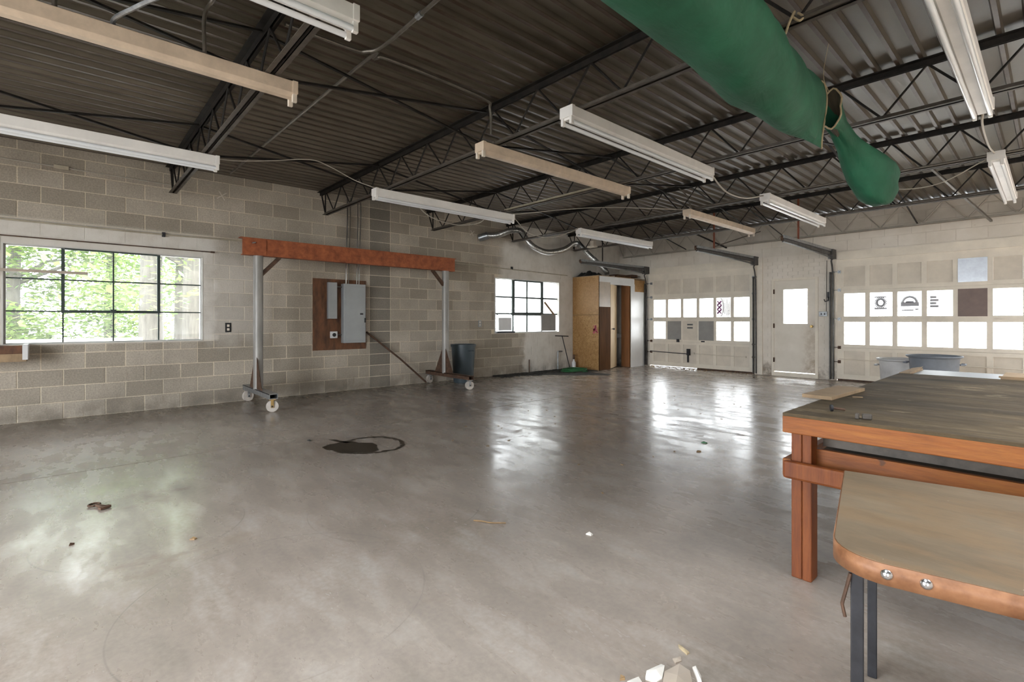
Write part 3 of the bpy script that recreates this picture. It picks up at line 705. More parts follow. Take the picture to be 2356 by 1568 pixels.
MB().box((xf0-.1, 10.87, 0), (xf1-.02, 10.90, 2.16)).box((xf0-.1, 10.02, 2.13), (xf1-.02, 10.90, 2.16)).obj('door_jamb', M['jamb'], t)
MB().box((xf1, 10.885, 0), (xf1+.012, 11.06, 2.16)).box((xf1, 10.0, 2.11), (xf1+.012, 10.885, 2.16)).obj('door_trim', M['white_board'], t)
MB().box((.34, BY0, BZ), (BX, BY1, BZ+.018)).box((.01, BY0, BZ), (.34, 10.4, BZ+.018)).obj('roof_board', M['raw_ply'], t)
MB().box((.56, 10.90, 0), (.835, 10.915, 2.16)).obj('inner_partition', M['jamb'], t)
lf = thing('x', '', ''); lf.name = 'door_leaf'; del lf['label']; del lf['category']; lf.parent = t; lf.location = (BX-.02, 10.03, 0); lf.rotation_euler = (0, 0, math.radians(24))
MB().box((-.018, .0, .02), (.018, .72, 2.12)).obj('leaf_panel', M['pale_ply'], lf)
MB().tube([(.018, .14, 1.0), (.055, .14, 1.0), (.06, .14, 1.0), (.085, .14, 1.0)], [.008, .01, .028, .022], 12).obj('knob', M['black'], lf)
# fixtures inside
t = thing('wash_basin', 'white porcelain basin glimpsed through the booth doorway', 'basin')
MB().box((.25, 10.99, .74), (.62, 11.45, .86)).obj('bowl', M['porcelain'], t, bevel=.03); MB().tube([(.40, 11.3, .74), (.42, 11.3, .45), (.40, 11.55, .42)], .018, 8).obj('drain_pipe', M['galv'], t)
t = thing('toilet', 'white toilet glimpsed low through the booth doorway', 'toilet')
MB().lathe([(.0, 0), (.12, 0), (.11, .15), (.18, .36), (.20, .40), (.14, .40), (.1, .25), (0, .2)], (.32, 10.62, 0), 20, 1, 1).obj('bowl', M['porcelain'], t, smooth=True)
MB().box((.03, 10.45, .38), (.18, 10.85, .75)).obj('tank', M['porcelain'], t, bevel=.02)
# junk on the booth roof
def rumpled(name, c, sx, sy, h, mat, label, cat, seed):
    random.seed(seed); m = MB(); N, K = 12, 10; vs = []
    for j in range(K+1):
        for i in range(N+1):
            u, v = i/N*2-1, j/K*2-1; e = max(0, 1-u**4)*max(0, 1-v**4)
            vs.append((c[0]+u*sx+random.uniform(-.01, .01), c[1]+v*sy, c[2]+h*e*(.45+.55*random.random())))
    fs = [(j*(N+1)+i, j*(N+1)+i+1, (j+1)*(N+1)+i+1, (j+1)*(N+1)+i) for j in range(K) for i in range(N)]
    m.add(vs, fs); n = len(m.v)
    m.add([(c[0]-sx, c[1]-sy, c[2]), (c[0]+sx, c[1]-sy, c[2]), (c[0]+sx, c[1]+sy, c[2]), (c[0]-sx, c[1]+sy, c[2])], [(3,2,1,0)])
    return tag(m.obj(name, mat), label, cat)
rumpled('folded_tarp', (.30, 9.93, 2.318), .26, .28, .17, M['black'], 'crumpled black tarp on the near end of the booth roof', 'tarp', 3)
tag(MB().box((.55, 10.35, 2.318), (.80, 11.0, 2.36)).obj('scrap_board', M['brown_ply']), 'dark scrap board lying on the booth roof', 'board')
tag(MB().box((.5, 10.45, 2.36), (.76, 11.35, 2.40)).box((.5, 11.1, 2.40), (.76, 11.35, 2.43)).obj('scrap_sheet', M['rust_dark']), 'dark ribbed scrap panel stacked on the booth roof', 'panel')
tag(MB().box((.3, 10.31, 2.42), (.75, 10.36, 2.45), Matrix.Translation((0,0,-.102))).obj('pale_batten', M['white_board']), 'short pale batten beside the black tarp', 'batten')
# ------------------------------------------------------------------ garage doors
def sectional(name, x0, x1, lx0, pitch, lw, n, fills, zt=2.43):
    """sections stacked; lites/panels between stiles"""
    Y0 = L+.022; Y1 = L+.062
    root = struct(MB().box((x0, Y1-.004, .03), (x1, Y1, .10)).obj(name, M['door_paint']))
    secs = ((.035, .665, .135, .60), (.67, 1.24, .735, 1.185), (1.245, 1.82, 1.30, 1.757), (1.825, zt, 1.90, 2.27 if n == 6 else 2.29))
    for si, (a, b, p0, p1) in enumerate(secs):
        m = MB().box((x0, Y0, a), (x1, Y1, p0)).box((x0, Y0, p1), (x1, Y1, b))
        xs = [x0]+[lx0+k*pitch for k in range(n)]
        prev = x0
        for k in range(n):
            a0 = lx0+k*pitch; m.box((prev, Y0, p0), (a0, Y1, p1)); prev = a0+lw
        m.box((prev, Y0, p0), (x1, Y1, p1))
        m.obj('door_section', M['door_paint'], root)
        MB().box((x0, Y1-.012, a-.012), (x1, Y1+.002, a+.008)).obj('joint_light_stop', M['door_paint'], root)  # strip added behind the joint so no daylight leaks through
        for k in range(n):
            a0 = lx0+k*pitch; what = fills.get((si, k), 'glass' if si in (1, 2) else 'panel')
            if what == 'glass': MB().box((a0+.001, Y0+.015, p0+.001), (a0+lw-.001, Y0+.019, p1-.001)).obj('pane', M['glass_hazy'], root)
            elif what == 'panel': MB().box((a0+.001, Y0+.014, p0+.001), (a0+lw-.001, Y0+.03, p1-.001)).obj('panel', M['door_panel'], root)
            else:
                o = MB().box((a0-.012, Y0-.006, p0-.012), (a0+lw+.012, Y0+.02, p1+.012)).obj('cover_sheet', M[what], root)
                o['label'] = {'grey_sheet': 'grey board replacing a pane', 'brown_sheet': 'brown hardboard replacing a pane', 'metal_patch': 'shiny sheet metal patch', 'door_panel': 'cream board replacing a pane'}[what]
    return root
d1 = sectional('door_1', .965, 3.70, 1.084, .4265, .352, 6, {(1, 1): 'grey_sheet', (1, 2): 'door_panel', (1, 3): 'grey_sheet'})
d2 = sectional('door_2', 5.295, 9.0, 5.423, .4305, .352, 8, {(2, 4): 'brown_sheet', (3, 4): 'metal_patch'}, 2.45)
for xs_, r in (((.985, 3.69), d1), ((5.31, 8.99), d2)):
    struct(MB().box((xs_[0], L-.012, 2.44), (xs_[1], L+.02, 2.60)).obj('header_trim', M['door_paint'], r))
# slide bar, hinges and rollers
def hardware(root, x0, x1, left=True):
    for x, s in ((x0+.03, 1), (x1-.03, -1)):
        for z in (.38, .67, 1.245, 1.83, 2.2):
            MB().box((x-.02, L-.0, z-.03), (x+.03, L+.024, z+.03)).tube([(x-s*.09, L-.03, z), (x+s*.0, L-.03, z)], .006, 6).tube([(x-s*.09, L-.03, z), (x-s*.075, L-.03, z)], .02, 10).box((x-.012, L-.04, z-.012), (x+.012, L+.002, z+.012)).obj('roller_hinge', M['galv'] if z > 1 else M['rust_dark'], root)
MB().box((2.3, L+.03, .0), (3.69, L+.05, .036)).obj('bottom_seal', M['rust_dark'], d1)
MB().box((5.31, L+.03, .0), (8.99, L+.05, .036)).obj('bottom_seal', M['rust_dark'], d2)
MB().box((.985, L+.03, .0), (2.3, L+.05, .012)).obj('bottom_seal', M['rust_dark'], d1)
hardware(d1, .985, 3.69); hardware(d2, 5.31, 8.99)
MB().tube([(1.0, L-.02, .40), (2.08, L-.02, .37)], .010, 6).box((2.05, L-.03, .34), (2.13, L+.022, .50)).box((2.06, L-.02, .16), (2.09, L+.022, .34)).obj('slide_bolt', M['iron'], d1)
MB().tube([(2.2, L-.01, .39), (3.5, L-.01, .37)], .007, 6).box((3.45, L-.012, .35), (3.5, L+.022, .39)).box((2.2, L-.012, .37), (2.24, L+.022, .41)).obj('pull_rod', M['door_panel'], d1)
MB().box((1.76, L-.005, .66), (1.83, L+.022, .74)).obj('lift_handle', M['iron'], d1)
MB().box((2.42, L-.005, .68), (2.50, L+.022, .71)).obj('lift_handle', M['iron'], d1)
MB().tube([(5.35, L-.015, .44), (8.9, L-.015, .40)], .009, 6).obj('slide_bolt', M['door_panel'], d2)
# sticker with two dark lines of lettering on the cream board
st = MB()
for (xa, xb, z) in ((2.045, 2.20, 1.11), (2.045, 2.20, 1.03)): st.box((xa, L-.001+.012, z-.022), (xb, L+.017, z+.022))
o = st.obj('sticker', M['grey_sheet'], d1)
for zc in (1.11, 1.03):
    m = MB(); random.seed(int(zc*100))
    x = 2.055
    while x < 2.185:
        w = random.choice((.008, .014)); m.box((x, L+.009, zc-.012), (x+w, L+.013, zc+.012)); x += w+.006
    m.obj('sticker_lettering', M['black'], o)
# advertising sheet in the fifth pane, turned sideways
ax0 = 1.084+4*.4265; sh = MB().box((ax0+.004, L+.032, 1.305), (ax0+.348, L+.034, 1.752)).obj('poster_sheet', M['backlit_paper'], None)
tag(sh, 'white advertising sheet with a purple emblem turned sideways in a garage door pane', 'poster')
m = MB(); cxp, czp = ax0+.055, 1.53
for k in range(16):
    a0, a1 = -PI/2+k*PI/15, -PI/2+(k+1)*PI/15
    if k < 15: m.bar((cxp+.045+.07*math.cos(a0), L+.0305, czp+.215*math.sin(a0)), (cxp+.045+.07*math.cos(a1), L+.0305, czp+.215*math.sin(a1)), .009, .003, (0,1,0))
m.obj('emblem_outline', M['iron'], sh)
m = MB()
for zz in (-.10, 0.0, .10):
    m.bar((cxp-.03, L+.0305, czp+zz-.05), (cxp+.07, L+.0305, czp+zz+.05), .032, .003, (0,1,0)); m.bar((cxp-.03, L+.0300, czp+zz+.05), (cxp+.07, L+.0300, czp+zz-.05), .020, .003, (0,1,0))
m.obj('emblem', M['purple'], sh)
m = MB(); random.seed(4)
for xx, zz0, zz1 in ((.17, 1.40, 1.70), (.20, 1.38, 1.62), (.25, 1.34, 1.72), (.285, 1.34, 1.60), (.31, 1.36, 1.66)):
    z = zz0
    while z < zz1:
        h = random.uniform(.008, .022); m.box((ax0+xx, L+.0302, z), (ax0+xx+.014, L+.032, z+h)); z += h+.008
m.obj('small_print', M['grey_print'], sh)
# faded window emblems on the wider door
def ring(m, x, z, rx, rz, w, a0=0, a1=2*PI, n=20):
    for k in range(n):
        t0, t1 = a0+(a1-a0)*k/n, a0+(a1-a0)*(k+1)/n
        m.bar((x+rx*math.cos(t0), L+.033, z+rz*math.sin(t0)), (x+rx*math.cos(t1), L+.033, z+rz*math.sin(t1)), w, .003, (0,1,0))
def pane_sticker(m, label):
    o = m.obj('window_sticker', M['film']); tag(o, label, 'sticker', 'faded stickers on the wide garage door panes')
m = MB(); x = 5.423+.4305+.17; ring(m, x, 1.56, .07, .08, .06); m.box((x-.10, L+.032, 1.43), (x+.10, L+.034, 1.465)).box((x-.10, L+.032, 1.655), (x+.09, L+.034, 1.68)); pane_sticker(m, 'faded square ring emblem in the second upper pane of the wide garage door')
m = MB(); x = 5.423+2*.4305+.18; ring(m, x, 1.54, .11, .12, .05, 0, PI); m.box((x-.135, L+.032, 1.48), (x+.135, L+.034, 1.56)).box((x-.06, L+.032, 1.55), (x+.06, L+.034, 1.58)).box((x-.12, L+.032, 1.395), (x+.06, L+.034, 1.42)).box((x+.08, L+.032, 1.41), (x+.13, L+.034, 1.44)); pane_sticker(m, 'faded arched emblem over a line of print in the third upper pane')
m = MB(); x = 5.423+3*.4305+.10
for k in range(4): m.box((x-.06, L+.032, 1.45+k*.055), (x+.06-.03*(k % 2), L+.034, 1.495+k*.055))
pane_sticker(m, 'faded blocky emblem in the fourth upper pane of the wide garage door')
# tracks
def track_set(xt, label, ylo=8.80, side=1, spring=True):
    t = thing('door_track', label, 'track')
    yv = L-.09
    prof = [(xt, yv+.04, 0.02), (xt, yv+.02, 1.9), (xt, yv-.0, 2.18), (xt, yv-.09, 2.40), (xt, yv-.28, 2.49), (xt, ylo, 2.535)]
    MB().tube(curve_pts(prof, 6), .016, 6).obj('lower_track', M['track'], t)
    MB().bar((xt-.01*side, L-.16, 2.56), (xt-.01*side, ylo+.03, 2.55), .045, .055).obj('track_channel', M['track'], t)
    MB().bar((xt, L-.06, 2.63), (xt, ylo, 2.61), .03, .05).obj('upper_track', M['galv'], t)
    MB().tube([(xt-.04*side, L-.25, 2.60), (xt-.04*side, ylo+.25, 2.59)], .019, 8).obj('extension_spring', M['dusty_steel'], t)
    MB().box((xt-.06, L-.10, .02), (xt-.04, L-.0, 2.2)).obj('vertical_angle', M['track'], t)
    MB().box((xt-.05, L-.22, 2.46), (xt+.04, L-.006, 2.65)).obj('track_bracket', M['track'], t)
    MB().tube([(xt-.045, L-.20, 2.50), (xt-.015, L-.20, 2.50)], .05, 14).obj('cable_pulley', M['galv'], t)
    MB().tube([(xt-.03, ylo+.01, 2.585), (xt-.0, ylo+.01, 2.585)], .045, 14).obj('cable_pulley', M['rust_dark'], t)
    return t
track_set(3.745, 'dark overhead track right of the six lite garage door')
track_set(5.255, 'dark overhead track left of the wide garage door')
track_set(.93, 'dark overhead track over the washroom booth')
for x, lb in ((3.74, 'short rust red hanger rod holding the track of the six lite garage door'), (5.255, 'short rust red hanger rod holding the track of the wide garage door')):
    tag(MB().box((x-.012, 9.50, 2.62), (x+.012, 9.53, 3.39)).obj('hanger_rod', M['rust_rod']), lb, 'hanger')
tag(MB().box((.92, 9.60, 2.62), (.94, 9.62, 3.39)).obj('hanger_rod', M['black_steel']), 'black hanger rod above the washroom booth', 'hanger')
tag(MB().bar((2.55, L-.62, 3.28), (3.10, L-.10, 2.92), .03, .03).obj('stay_bar', M['black_steel']), 'short black stay bar angled down over the six lite garage door', 'bar')
tag(MB().bar((3.74, 9.53, 2.68), (4.20, 10.6, 3.05), .02, .02).obj('stay_bar', M['dusty_steel']), 'thin slanting stay behind the beige strip light by the garage wall', 'bar')
tag(MB().bar((7.12, 8.8, 3.33), (7.60, 10.9, 2.80), .03, .03).obj('diagonal_pipe', M['conduit']), 'slanting grey pipe beyond the hanging end of the green sleeve', 'pipe')
# ------------------------------------------------------------------ personnel door
d3 = struct(MB().box((4.06, L-.01, .0), (4.108, L+.08, 2.13)).box((4.915, L-.01, .0), (4.97, L+.08, 2.13)).box((4.108, L-.01, 2.082), (4.915, L+.08, 2.13)).box((4.108, L, .0), (4.915, L+.1, .085)).obj('door_3', M['door_paint']))
yd = L+.012
m = MB().box((4.1085, yd, .10), (4.295, yd+.04, 2.0815)).box((4.768, yd, .10), (4.9145, yd+.04, 2.0815)).box((4.295, yd, .10), (4.768, yd+.04, 1.147)).box((4.295, yd, 1.888), (4.768, yd+.04, 2.0815))
lf = m.obj('door_leaf', M['man_door'], d3)
MB().box((4.296, yd+.016, 1.148), (4.767, yd+.02, 1.887)).obj('pane', M['glass_hazy'], d3)
MB().box((4.28, yd-.006, 1.132), (4.783, yd, 1.148)).box((4.28, yd-.006, 1.887), (4.783, yd, 1.903)).box((4.28, yd-.006, 1.148), (4.296, yd, 1.887)).box((4.767, yd-.006, 1.148), (4.783, yd, 1.887)).obj('glazing_bead', M['door_paint'], d3)
MB().tube([(4.855, yd, 1.09), (4.855, yd-.03, 1.09), (4.855, yd-.04, 1.09), (4.855, yd-.07, 1.09)], [.022, .012, .03, .024], 14).obj('door_handle', M['brass'], d3, smooth=True)
for z in (.35, 1.1, 1.85): MB().box((4.095, L-.018, z-.05), (4.125, L-.01, z+.05)).obj('hinge', M['rust_dark'], d3)
# box and cord right of the door, key holder above
t = thing('switch_box', 'small grey switch box on the painted bricks right of the door', 'box')
MB().box((4.99, L-.03, 1.30), (5.14, L-.002, 1.40)).obj('box_body', M['galv'], t, bevel=.004); 
for dx in (.045, .105): MB().box((4.99+dx-.01, L-.035, 1.33), (4.99+dx+.01, L-.03, 1.37)).obj('toggle_plate', M['iron'], t)
t = thing('hook_bracket', 'dark hook shaped bracket above the switch box', 'bracket')
MB().box((5.14, L-.03, 1.68), (5.18, L-.001, 1.80)).tube([(5.16, L-.03, 1.70), (5.16, L-.05, 1.62), (5.11, L-.05, 1.60), (5.09, L-.05, 1.65)], .010, 6).obj('hook', M['iron'], t)
tag(MB().tube([(5.13, L-.015, 2.45), (5.125, L-.015, 1.9), (5.12, L-.015, 1.40)], .005, 5).obj('hanging_cord', M['dusty_steel']), 'thin cord running down to the switch box beside the door', 'cord')
# ------------------------------------------------------------------ workbench
t = thing('workbench', 'large heavy workbench with orange timber front and grimy plywood top', 'workbench')
BX0, BXE, BYF, BYE = 7.40, 10.2, 2.52, 5.75
MB().box((BX0, BYF, .765), (BXE, 3.745, .783)).obj('top_sheet', M['bench_top'], t, bevel=.003)['label'] = 'near sheet of the grimy top'
MB().box((BX0+.0, 3.751, .763), (BXE, 5.15, .781)).obj('top_sheet', M['bench_top'], t, bevel=.003)['label'] = 'far sheet of the grimy top'
MB().box((BX0, 5.15, .763), (7.47, BYE, .785)).add([(7.405, 5.62, .785), (7.47, 5.15, .785), (7.47, 5.62, .785), (7.405, 5.62, .79), (7.47, 5.15, .79), (7.47, 5.76, .80)], [(0,1,2),(5,4,3),(0,3,4,1),(1,4,5,2),(2,5,3,0)]).obj('edge_strip', M['raw_ply'], t)
MB().box((7.475, 5.156, .755), (8.0, BYE, .772)).obj('metal_insert', M['panel'], t)
MB().box((8.0, 5.156, .763), (BXE, BYE, .790)).obj('top_patch', M['raw_ply'], t)
MB().box((BX0, BYF-.002, .690), (BXE, BYF+.038, .768)).obj('front_rail', M['bench_x'], t, bevel=.004)
MB().box((BX0, BYF+.038, .690), (BX0+.038, BYE, .765)).obj('side_rail', M['bench_x'], t, bevel=.003)
for lx in (7.425, 10.07):
    for ly in (2.56, 5.6):
        MB().box((lx, ly, 0), (lx+.045, ly+.09, .69)).box((lx+.046, ly, 0.0), (lx+.086, ly+.09, .69)).obj('leg', M['bench_z'], t, bevel=.005)
MB().box((7.40, 2.515, .474), (8.3, 2.558, .556)).obj('lower_front_rail', M['bench_z'], t, bevel=.012)
MB().box((7.386, 2.56, .474), (7.424, 5.6, .556)).obj('lower_side_rail', M['bench_x'], t, bevel=.004)
MB().box((7.50, 2.63, .490), (10.0, 2.662, .612)).obj('drawer_rail', M['bench_x'], t, bevel=.003)
MB().box((7.52, 2.70, .615), (10.0, 2.75, .66)).box((7.52, 2.75, .615), (10.0, 2.76, .635)).obj('steel_channel', M['dusty_steel'], t)
MB().box((7.50, 2.665, .545), (10.0, 5.5, .585)).obj('under_shelf', M['bench_top'], t)
# loose pieces on the bench
pc = MB().box((-.075, -.28, 0), (.075, .28, .02)).obj('wood_plank', M['raw_ply'], loc=(7.395, 3.37, .7835), bevel=.002); pc.rotation_euler = (0, 0, math.radians(-3))
tag(pc, 'short raw wood plank overhanging the left edge of the workbench', 'plank')
t = thing('large_bolt', 'large dark bolt standing on its head near the workbench corner', 'bolt', None, (7.545, 2.72, .7835), .5)
MB().tube([(-.0, 0, .016), (.010, 0, .016)], .016, 12).obj('bolt_head', M['iron'], t); MB().tube([(.01, 0, .016), (.06, .0, .010)], .006, 8).obj('bolt_shank', M['rust_dark'], t)
tag(MB().box((0,0,0), (.035,.03,.022), Matrix.Translation((7.70, 2.60, .7835)) @ Matrix.Rotation(.3, 4, 'Z')).obj('metal_block', M['dusty_steel'], bevel=.004), 'small grimy metal block on the front of the workbench', 'block')
tag(MB().box((0,0,0), (.014,.02,.024), Matrix.Translation((7.675, 2.585, .7835)) @ Matrix.Rotation(.1, 4, 'Z')).obj('metal_chip', M['dusty_steel'], bevel=.003), 'thin metal chip beside the small grimy block', 'chip')
tag(MB().box((0,0,0), (.05,.012,.004), Matrix.Translation((7.50, 3.30, .7835)) @ Matrix.Rotation(.5, 4, 'Z')).obj('wood_chip', M['raw_ply']), 'pale wood splinter beside the plank on the workbench', 'splinter')
tag(MB().box((0,0,0), (.40,.035,.012), Matrix.Translation((7.99, 5.16, .79)) @ Matrix.Rotation(.03, 4, 'Z')).obj('wood_offcut', M['raw_ply']), 'raw wood offcut on the far edge of the workbench', 'offcut')
# bins behind the bench
def bin_(name, label, c, r, h, mat, sy=1):
    t = thing(name, label, 'bin', None, (c[0], c[1], 0))
    MB().lathe([(0, 0), (r*.80, 0), (r*.82, .02), (r*.93, h-.08), (r*.95, h-.03), (r*1.03, h-.02), (r*1.04, h), (r*.95, h), (r*.90, h-.08), (r*.78, .03), (0, .03)], n=36, sy=sy).obj('bin_body', mat, t, smooth=True)
    MB().tube([(r*1.03*math.cos(2*PI*k/36), sy*r*1.03*math.sin(2*PI*k/36), h-.005) for k in range(36)], .011, 8, closed=True).obj('bin_rim', mat, t, smooth=True)
    for a in (0, PI): MB().tube([(r*.97*math.cos(a), -.08, h-.10), (r*1.12*math.cos(a), -.05, h-.10), (r*1.12*math.cos(a), .05, h-.10), (r*.97*math.cos(a), .08, h-.10)], .012, 6).obj('bin_handle', mat, t)
bin_('grey_bin', 'wide grey bin standing just beyond the far edge of the workbench', (7.22, 8.35), .27, .76, M['bin_grey'])
bin_('white_bin', 'dirty white bin half hidden left of the wide grey bin', (6.78, 8.95), .27, .66, M['bin_white'])
# ------------------------------------------------------------------ small table
ang = math.atan(.21); TZ = .66
t = thing('work_table', 'low table with worn brown top, tan metal edge and dark iron legs', 'table', None, (7.905, 1.378, 0), ang)
LX, LY, R = 1.35, .79, .11
poly = [(0, LY), (0, R)]+[(R-R*math.cos(k*PI/16), R-R*math.sin(k*PI/16)) for k in range(1, 8)]+[(R, 0), (LX-R, 0)]+[(LX-R+R*math.sin(k*PI/16), R-R*math.cos(k*PI/16)) for k in range(1, 8)]+[(LX, R), (LX, LY)]
MB().prism(poly[::1], TZ-.014, TZ).obj('table_top', M['table_top'], t)
ep = [(x, y) for x, y in poly]
m = MB(); n = len(ep)
m.add([(x, y, TZ-.05) for x, y in ep]+[(x, y, TZ-.002) for x, y in ep], [(i, (i+1) % n, n+(i+1) % n, n+i) for i in range(n)])
o = m.obj('metal_edge', M['copper_edge'], t, smooth=True); md = o.modifiers.new('solid', 'SOLIDIFY'); md.thickness = .004; md.offset = 1
for bx_ in (.105, .175, .36):
    if bx_ < .3: MB().tube([(bx_, -.004, TZ-.024), (bx_, -.008, TZ-.024), (bx_, -.012, TZ-.024)], [.0125, .011, .004], 14).obj('edge_bolt', M['chrome'], t, smooth=True)
for (lx, ly) in ((.035, .045), (.068, .655), (LX-.06, .045), (LX-.06, .66)):
    MB().box((lx, ly, 0), (lx+.027, ly+.027, TZ-.014)).obj('leg', M['iron'], t, bevel=.003)
MB().tube([(.035, .04, TZ-.06), (.018, .04, TZ-.14), (.024, .04, TZ-.17)], .004, 6).obj('fold_brace', M['rust_dark'], t)
MB().bar((.05, .12, TZ-.05), (.05, .07, TZ-.13), .003, .012, (1,0,0)).obj('fold_brace', M['rust_dark'], t)
MB().box((.04, .08, TZ-.045), (.06, .66, TZ-.02)).box((LX-.06, .08, TZ-.045), (LX-.04, .66, TZ-.02)).obj('leg_rail', M['iron'], t)
# ------------------------------------------------------------------ green canvas sleeve
t = thing('canvas_sleeve', 'big green canvas duct sleeve slung under the joists', 'sleeve')
secs = [(-3.2, 7.10, 2.745, .235, .19), (1.0, 7.10, 2.745, .235, .19), (2.0, 7.10, 2.742, .23, .192), (2.6, 7.09, 2.74, .22, .195), (3.1, 7.05, 2.735, .215, .21), (3.5, 7.06, 2.745, .155, .23), (3.85, 7.075, 2.76, .09, .25), (4.1, 7.088, 2.77, .045, .255), (4.2, 7.095, 2.765, .022, .25)]
m = MB(); N = 40; rows_ = []
P = []
for i in range(len(secs)-1):
    for k in range(10):
        f = k/10; P.append([lerp(a, b, f) for a, b in zip(secs[i], secs[i+1])])
P.append(list(secs[-1]))
for (y, cx, czz, a, b) in P:
    for k in range(N):
        th = 2*PI*k/N; wr = 1+.02*math.sin(5*th+y*3)+.012*math.sin(9*th-y*7)+(.03*math.sin(3*th+y*9) if y > 2.8 else 0)
        ca, sa = math.cos(th), math.sin(th)
        m.v.append((cx+a*wr*ca, y+.05*math.sin(th*2)*(1 if y > 4 else 0), czz+b*wr*sa-.01*math.sin(y*2.2)))
for i in range(len(P)-1):
    for k in range(N): m.f.append((i*N+k, (i+1)*N+k, (i+1)*N+(k+1) % N, i*N+(k+1) % N))
m.obj('sleeve_body', M['cloth'], t, smooth='all')
y, cx, czz, a, b = P[-1]
MB().tube([(cx+(a+.004)*math.cos(2*PI*k/24), y+.05*math.sin(4*PI*k/24), czz+b*1.01*math.sin(2*PI*k/24)-.002) for k in range(24)], .007, 6, closed=True).obj('hem', M['hem'], t)
t2 = thing('canvas_bag', 'limp green canvas tail hanging open beyond the end of the big sleeve', 'sleeve')
pp = curve_pts([(7.09, 4.40, 2.86), (7.10, 4.55, 2.80), (7.13, 4.75, 2.68), (7.17, 4.95, 2.55), (7.22, 5.12, 2.43), (7.255, 5.25, 2.345), (7.27, 5.31, 2.31)], 6)
rr = [.15, .12, .09, .10, .135, .17, .19, .185, .15, .02]
mm = MB(); Q = len(pp); N = 28
for i, p in enumerate(pp):
    f = i/(Q-1)*(len(rr)-1); j = min(int(f), len(rr)-2); r = lerp(rr[j], rr[j+1], f-j)
    d = (pp[min(i+1, Q-1)]-pp[max(i-1, 0)]).normalized()
    if i < 6: d = d.lerp(Vector((.1, .98, -.1)), 1-i/6).normalized()
    u = Vector((0,0,1)); u = (u-d*u.dot(d)).normalized(); w = d.cross(u)
    for k in range(N):
        th = 2*PI*k/N; fold = 1+.10*math.sin(3*th+i*.22)+.05*math.sin(7*th+i*.3)
        su = 1.0 if i > 6 else lerp(1.0, 1.0, i/6); sw = .62 if i < 5 else lerp(.62, .85, min(1, (i-5)/12))
        mm.v.append(tuple(p+(u*math.cos(th)*su+w*math.sin(th)*sw)*r*fold))
for i in range(Q-1):
    for k in range(N): mm.f.append((i*N+k, i*N+(k+1) % N, (i+1)*N+(k+1) % N, (i+1)*N+k))
mouth = [Vector(v) for v in mm.v[:N]]
o = mm.obj('bag_body', M['cloth'], t2, smooth='all'); md = o.modifiers.new('solid', 'SOLIDIFY'); md.thickness = .003
MB().tube([v for v in mouth], .007, 6, closed=True).obj('hem', M['hem'], t2)
cc = sum(mouth, Vector())/N
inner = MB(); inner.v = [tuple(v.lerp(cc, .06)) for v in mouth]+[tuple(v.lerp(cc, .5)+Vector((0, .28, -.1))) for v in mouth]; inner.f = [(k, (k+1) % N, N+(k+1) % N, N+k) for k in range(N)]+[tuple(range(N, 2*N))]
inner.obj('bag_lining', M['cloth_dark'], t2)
MB().tube(curve_pts([(7.09, 4.39, 3.0), (7.08, 4.3, 3.1), (7.1, 4.35, 3.35)], 4), .002, 5).obj('tie_cord', M['hem'], t2)
tag(MB().tube(curve_pts([(7.25, 3.14, 3.0), (7.27, 3.08, 2.98), (7.25, 3.06, 2.92), (7.22, 3.09, 2.88)], 5), .007, 6).tube(curve_pts([(7.26, 3.09, 2.96), (7.29, 3.10, 2.93), (7.30, 3.13, 2.96), (7.27, 3.14, 3.0)], 5), .007, 6).obj('rope_knot', M['hem']), 'tan rope knot tying the green sleeve to a joist', 'rope')
# ------------------------------------------------------------------ conduits and cables overhead
def cable(pts, r, mat, name, label, cat, n=8):
    return tag(MB().tube(curve_pts(pts, n), r, 8).obj(name, M[mat], smooth=True), label, cat)
zc = 3.32
cable([(.35, 1.735, zc), (4.35, 1.79, zc), (4.6, 1.83, zc), (4.67, 1.98, zc), (4.64, 2.9, zc), (4.62, 3.02, 3.25), (4.6, 3.05, 3.02)], .014, 'conduit', 'conduit', 'steel conduit under the deck from the window wall bending toward the middle beige lamp', 'conduit')
cable([(8.6, 1.80, zc), (5.6, 1.80, zc), (4.85, 1.80, zc), (4.66, 1.74, zc), (4.61, 1.62, zc), (4.6, 1.15, zc)], .014, 'conduit', 'conduit', 'steel conduit under the deck entering from the top picture edge', 'conduit')
tag(MB().tube([(5.30, 1.80, zc), (5.36, 1.80, zc)], .021, 10).obj('conduit_coupling', M['galv']), 'shiny coupling on the conduit at the top picture edge', 'coupling')
cable([(4.58, .66, 2.95), (4.58, .66, 3.18), (4.60, .70, 3.29), (4.75, .74, 3.32), (5.6, .9, 3.32)], .012, 'conduit', 'conduit', 'short bent conduit rising from the long beige lamp at upper left', 'conduit')
cable([(4.55, -.05, 2.95), (4.55, -.05, 3.3)], .012, 'conduit', 'conduit', 'straight drop conduit behind the long beige lamp at upper left', 'conduit')
cable([(4.46, .28, 2.94), (4.56, .20, 2.97), (4.78, .30, 3.0), (5.02, .52, 3.12), (5.1, .6, 3.31)], .013, 'galv', 'armoured_cable', 'ribbed armoured cable curving into the long beige lamp', 'cable')
cable([(2.31, 1.20, 2.93), (2.25, 1.40, 2.97), (2.2, 1.75, 3.06), (2.2, 2.19, 3.17), (2.2, 2.45, 3.13), (2.2, 2.75, 3.03), (2.28, 3.0, 2.955)], .006, 'cable', 'lamp_wire', 'white wire swagging between the first two wall side lamps', 'wire')
cable([(2.27, 3.6, 2.86), (2.2, 3.9, 2.72), (2.2, 4.35, 2.66), (2.2, 4.8, 2.75), (2.25, 4.95, 2.9)], .007, 'cable', 'lamp_wire', 'loop of white wire drooping below the lamp over the panel', 'wire')
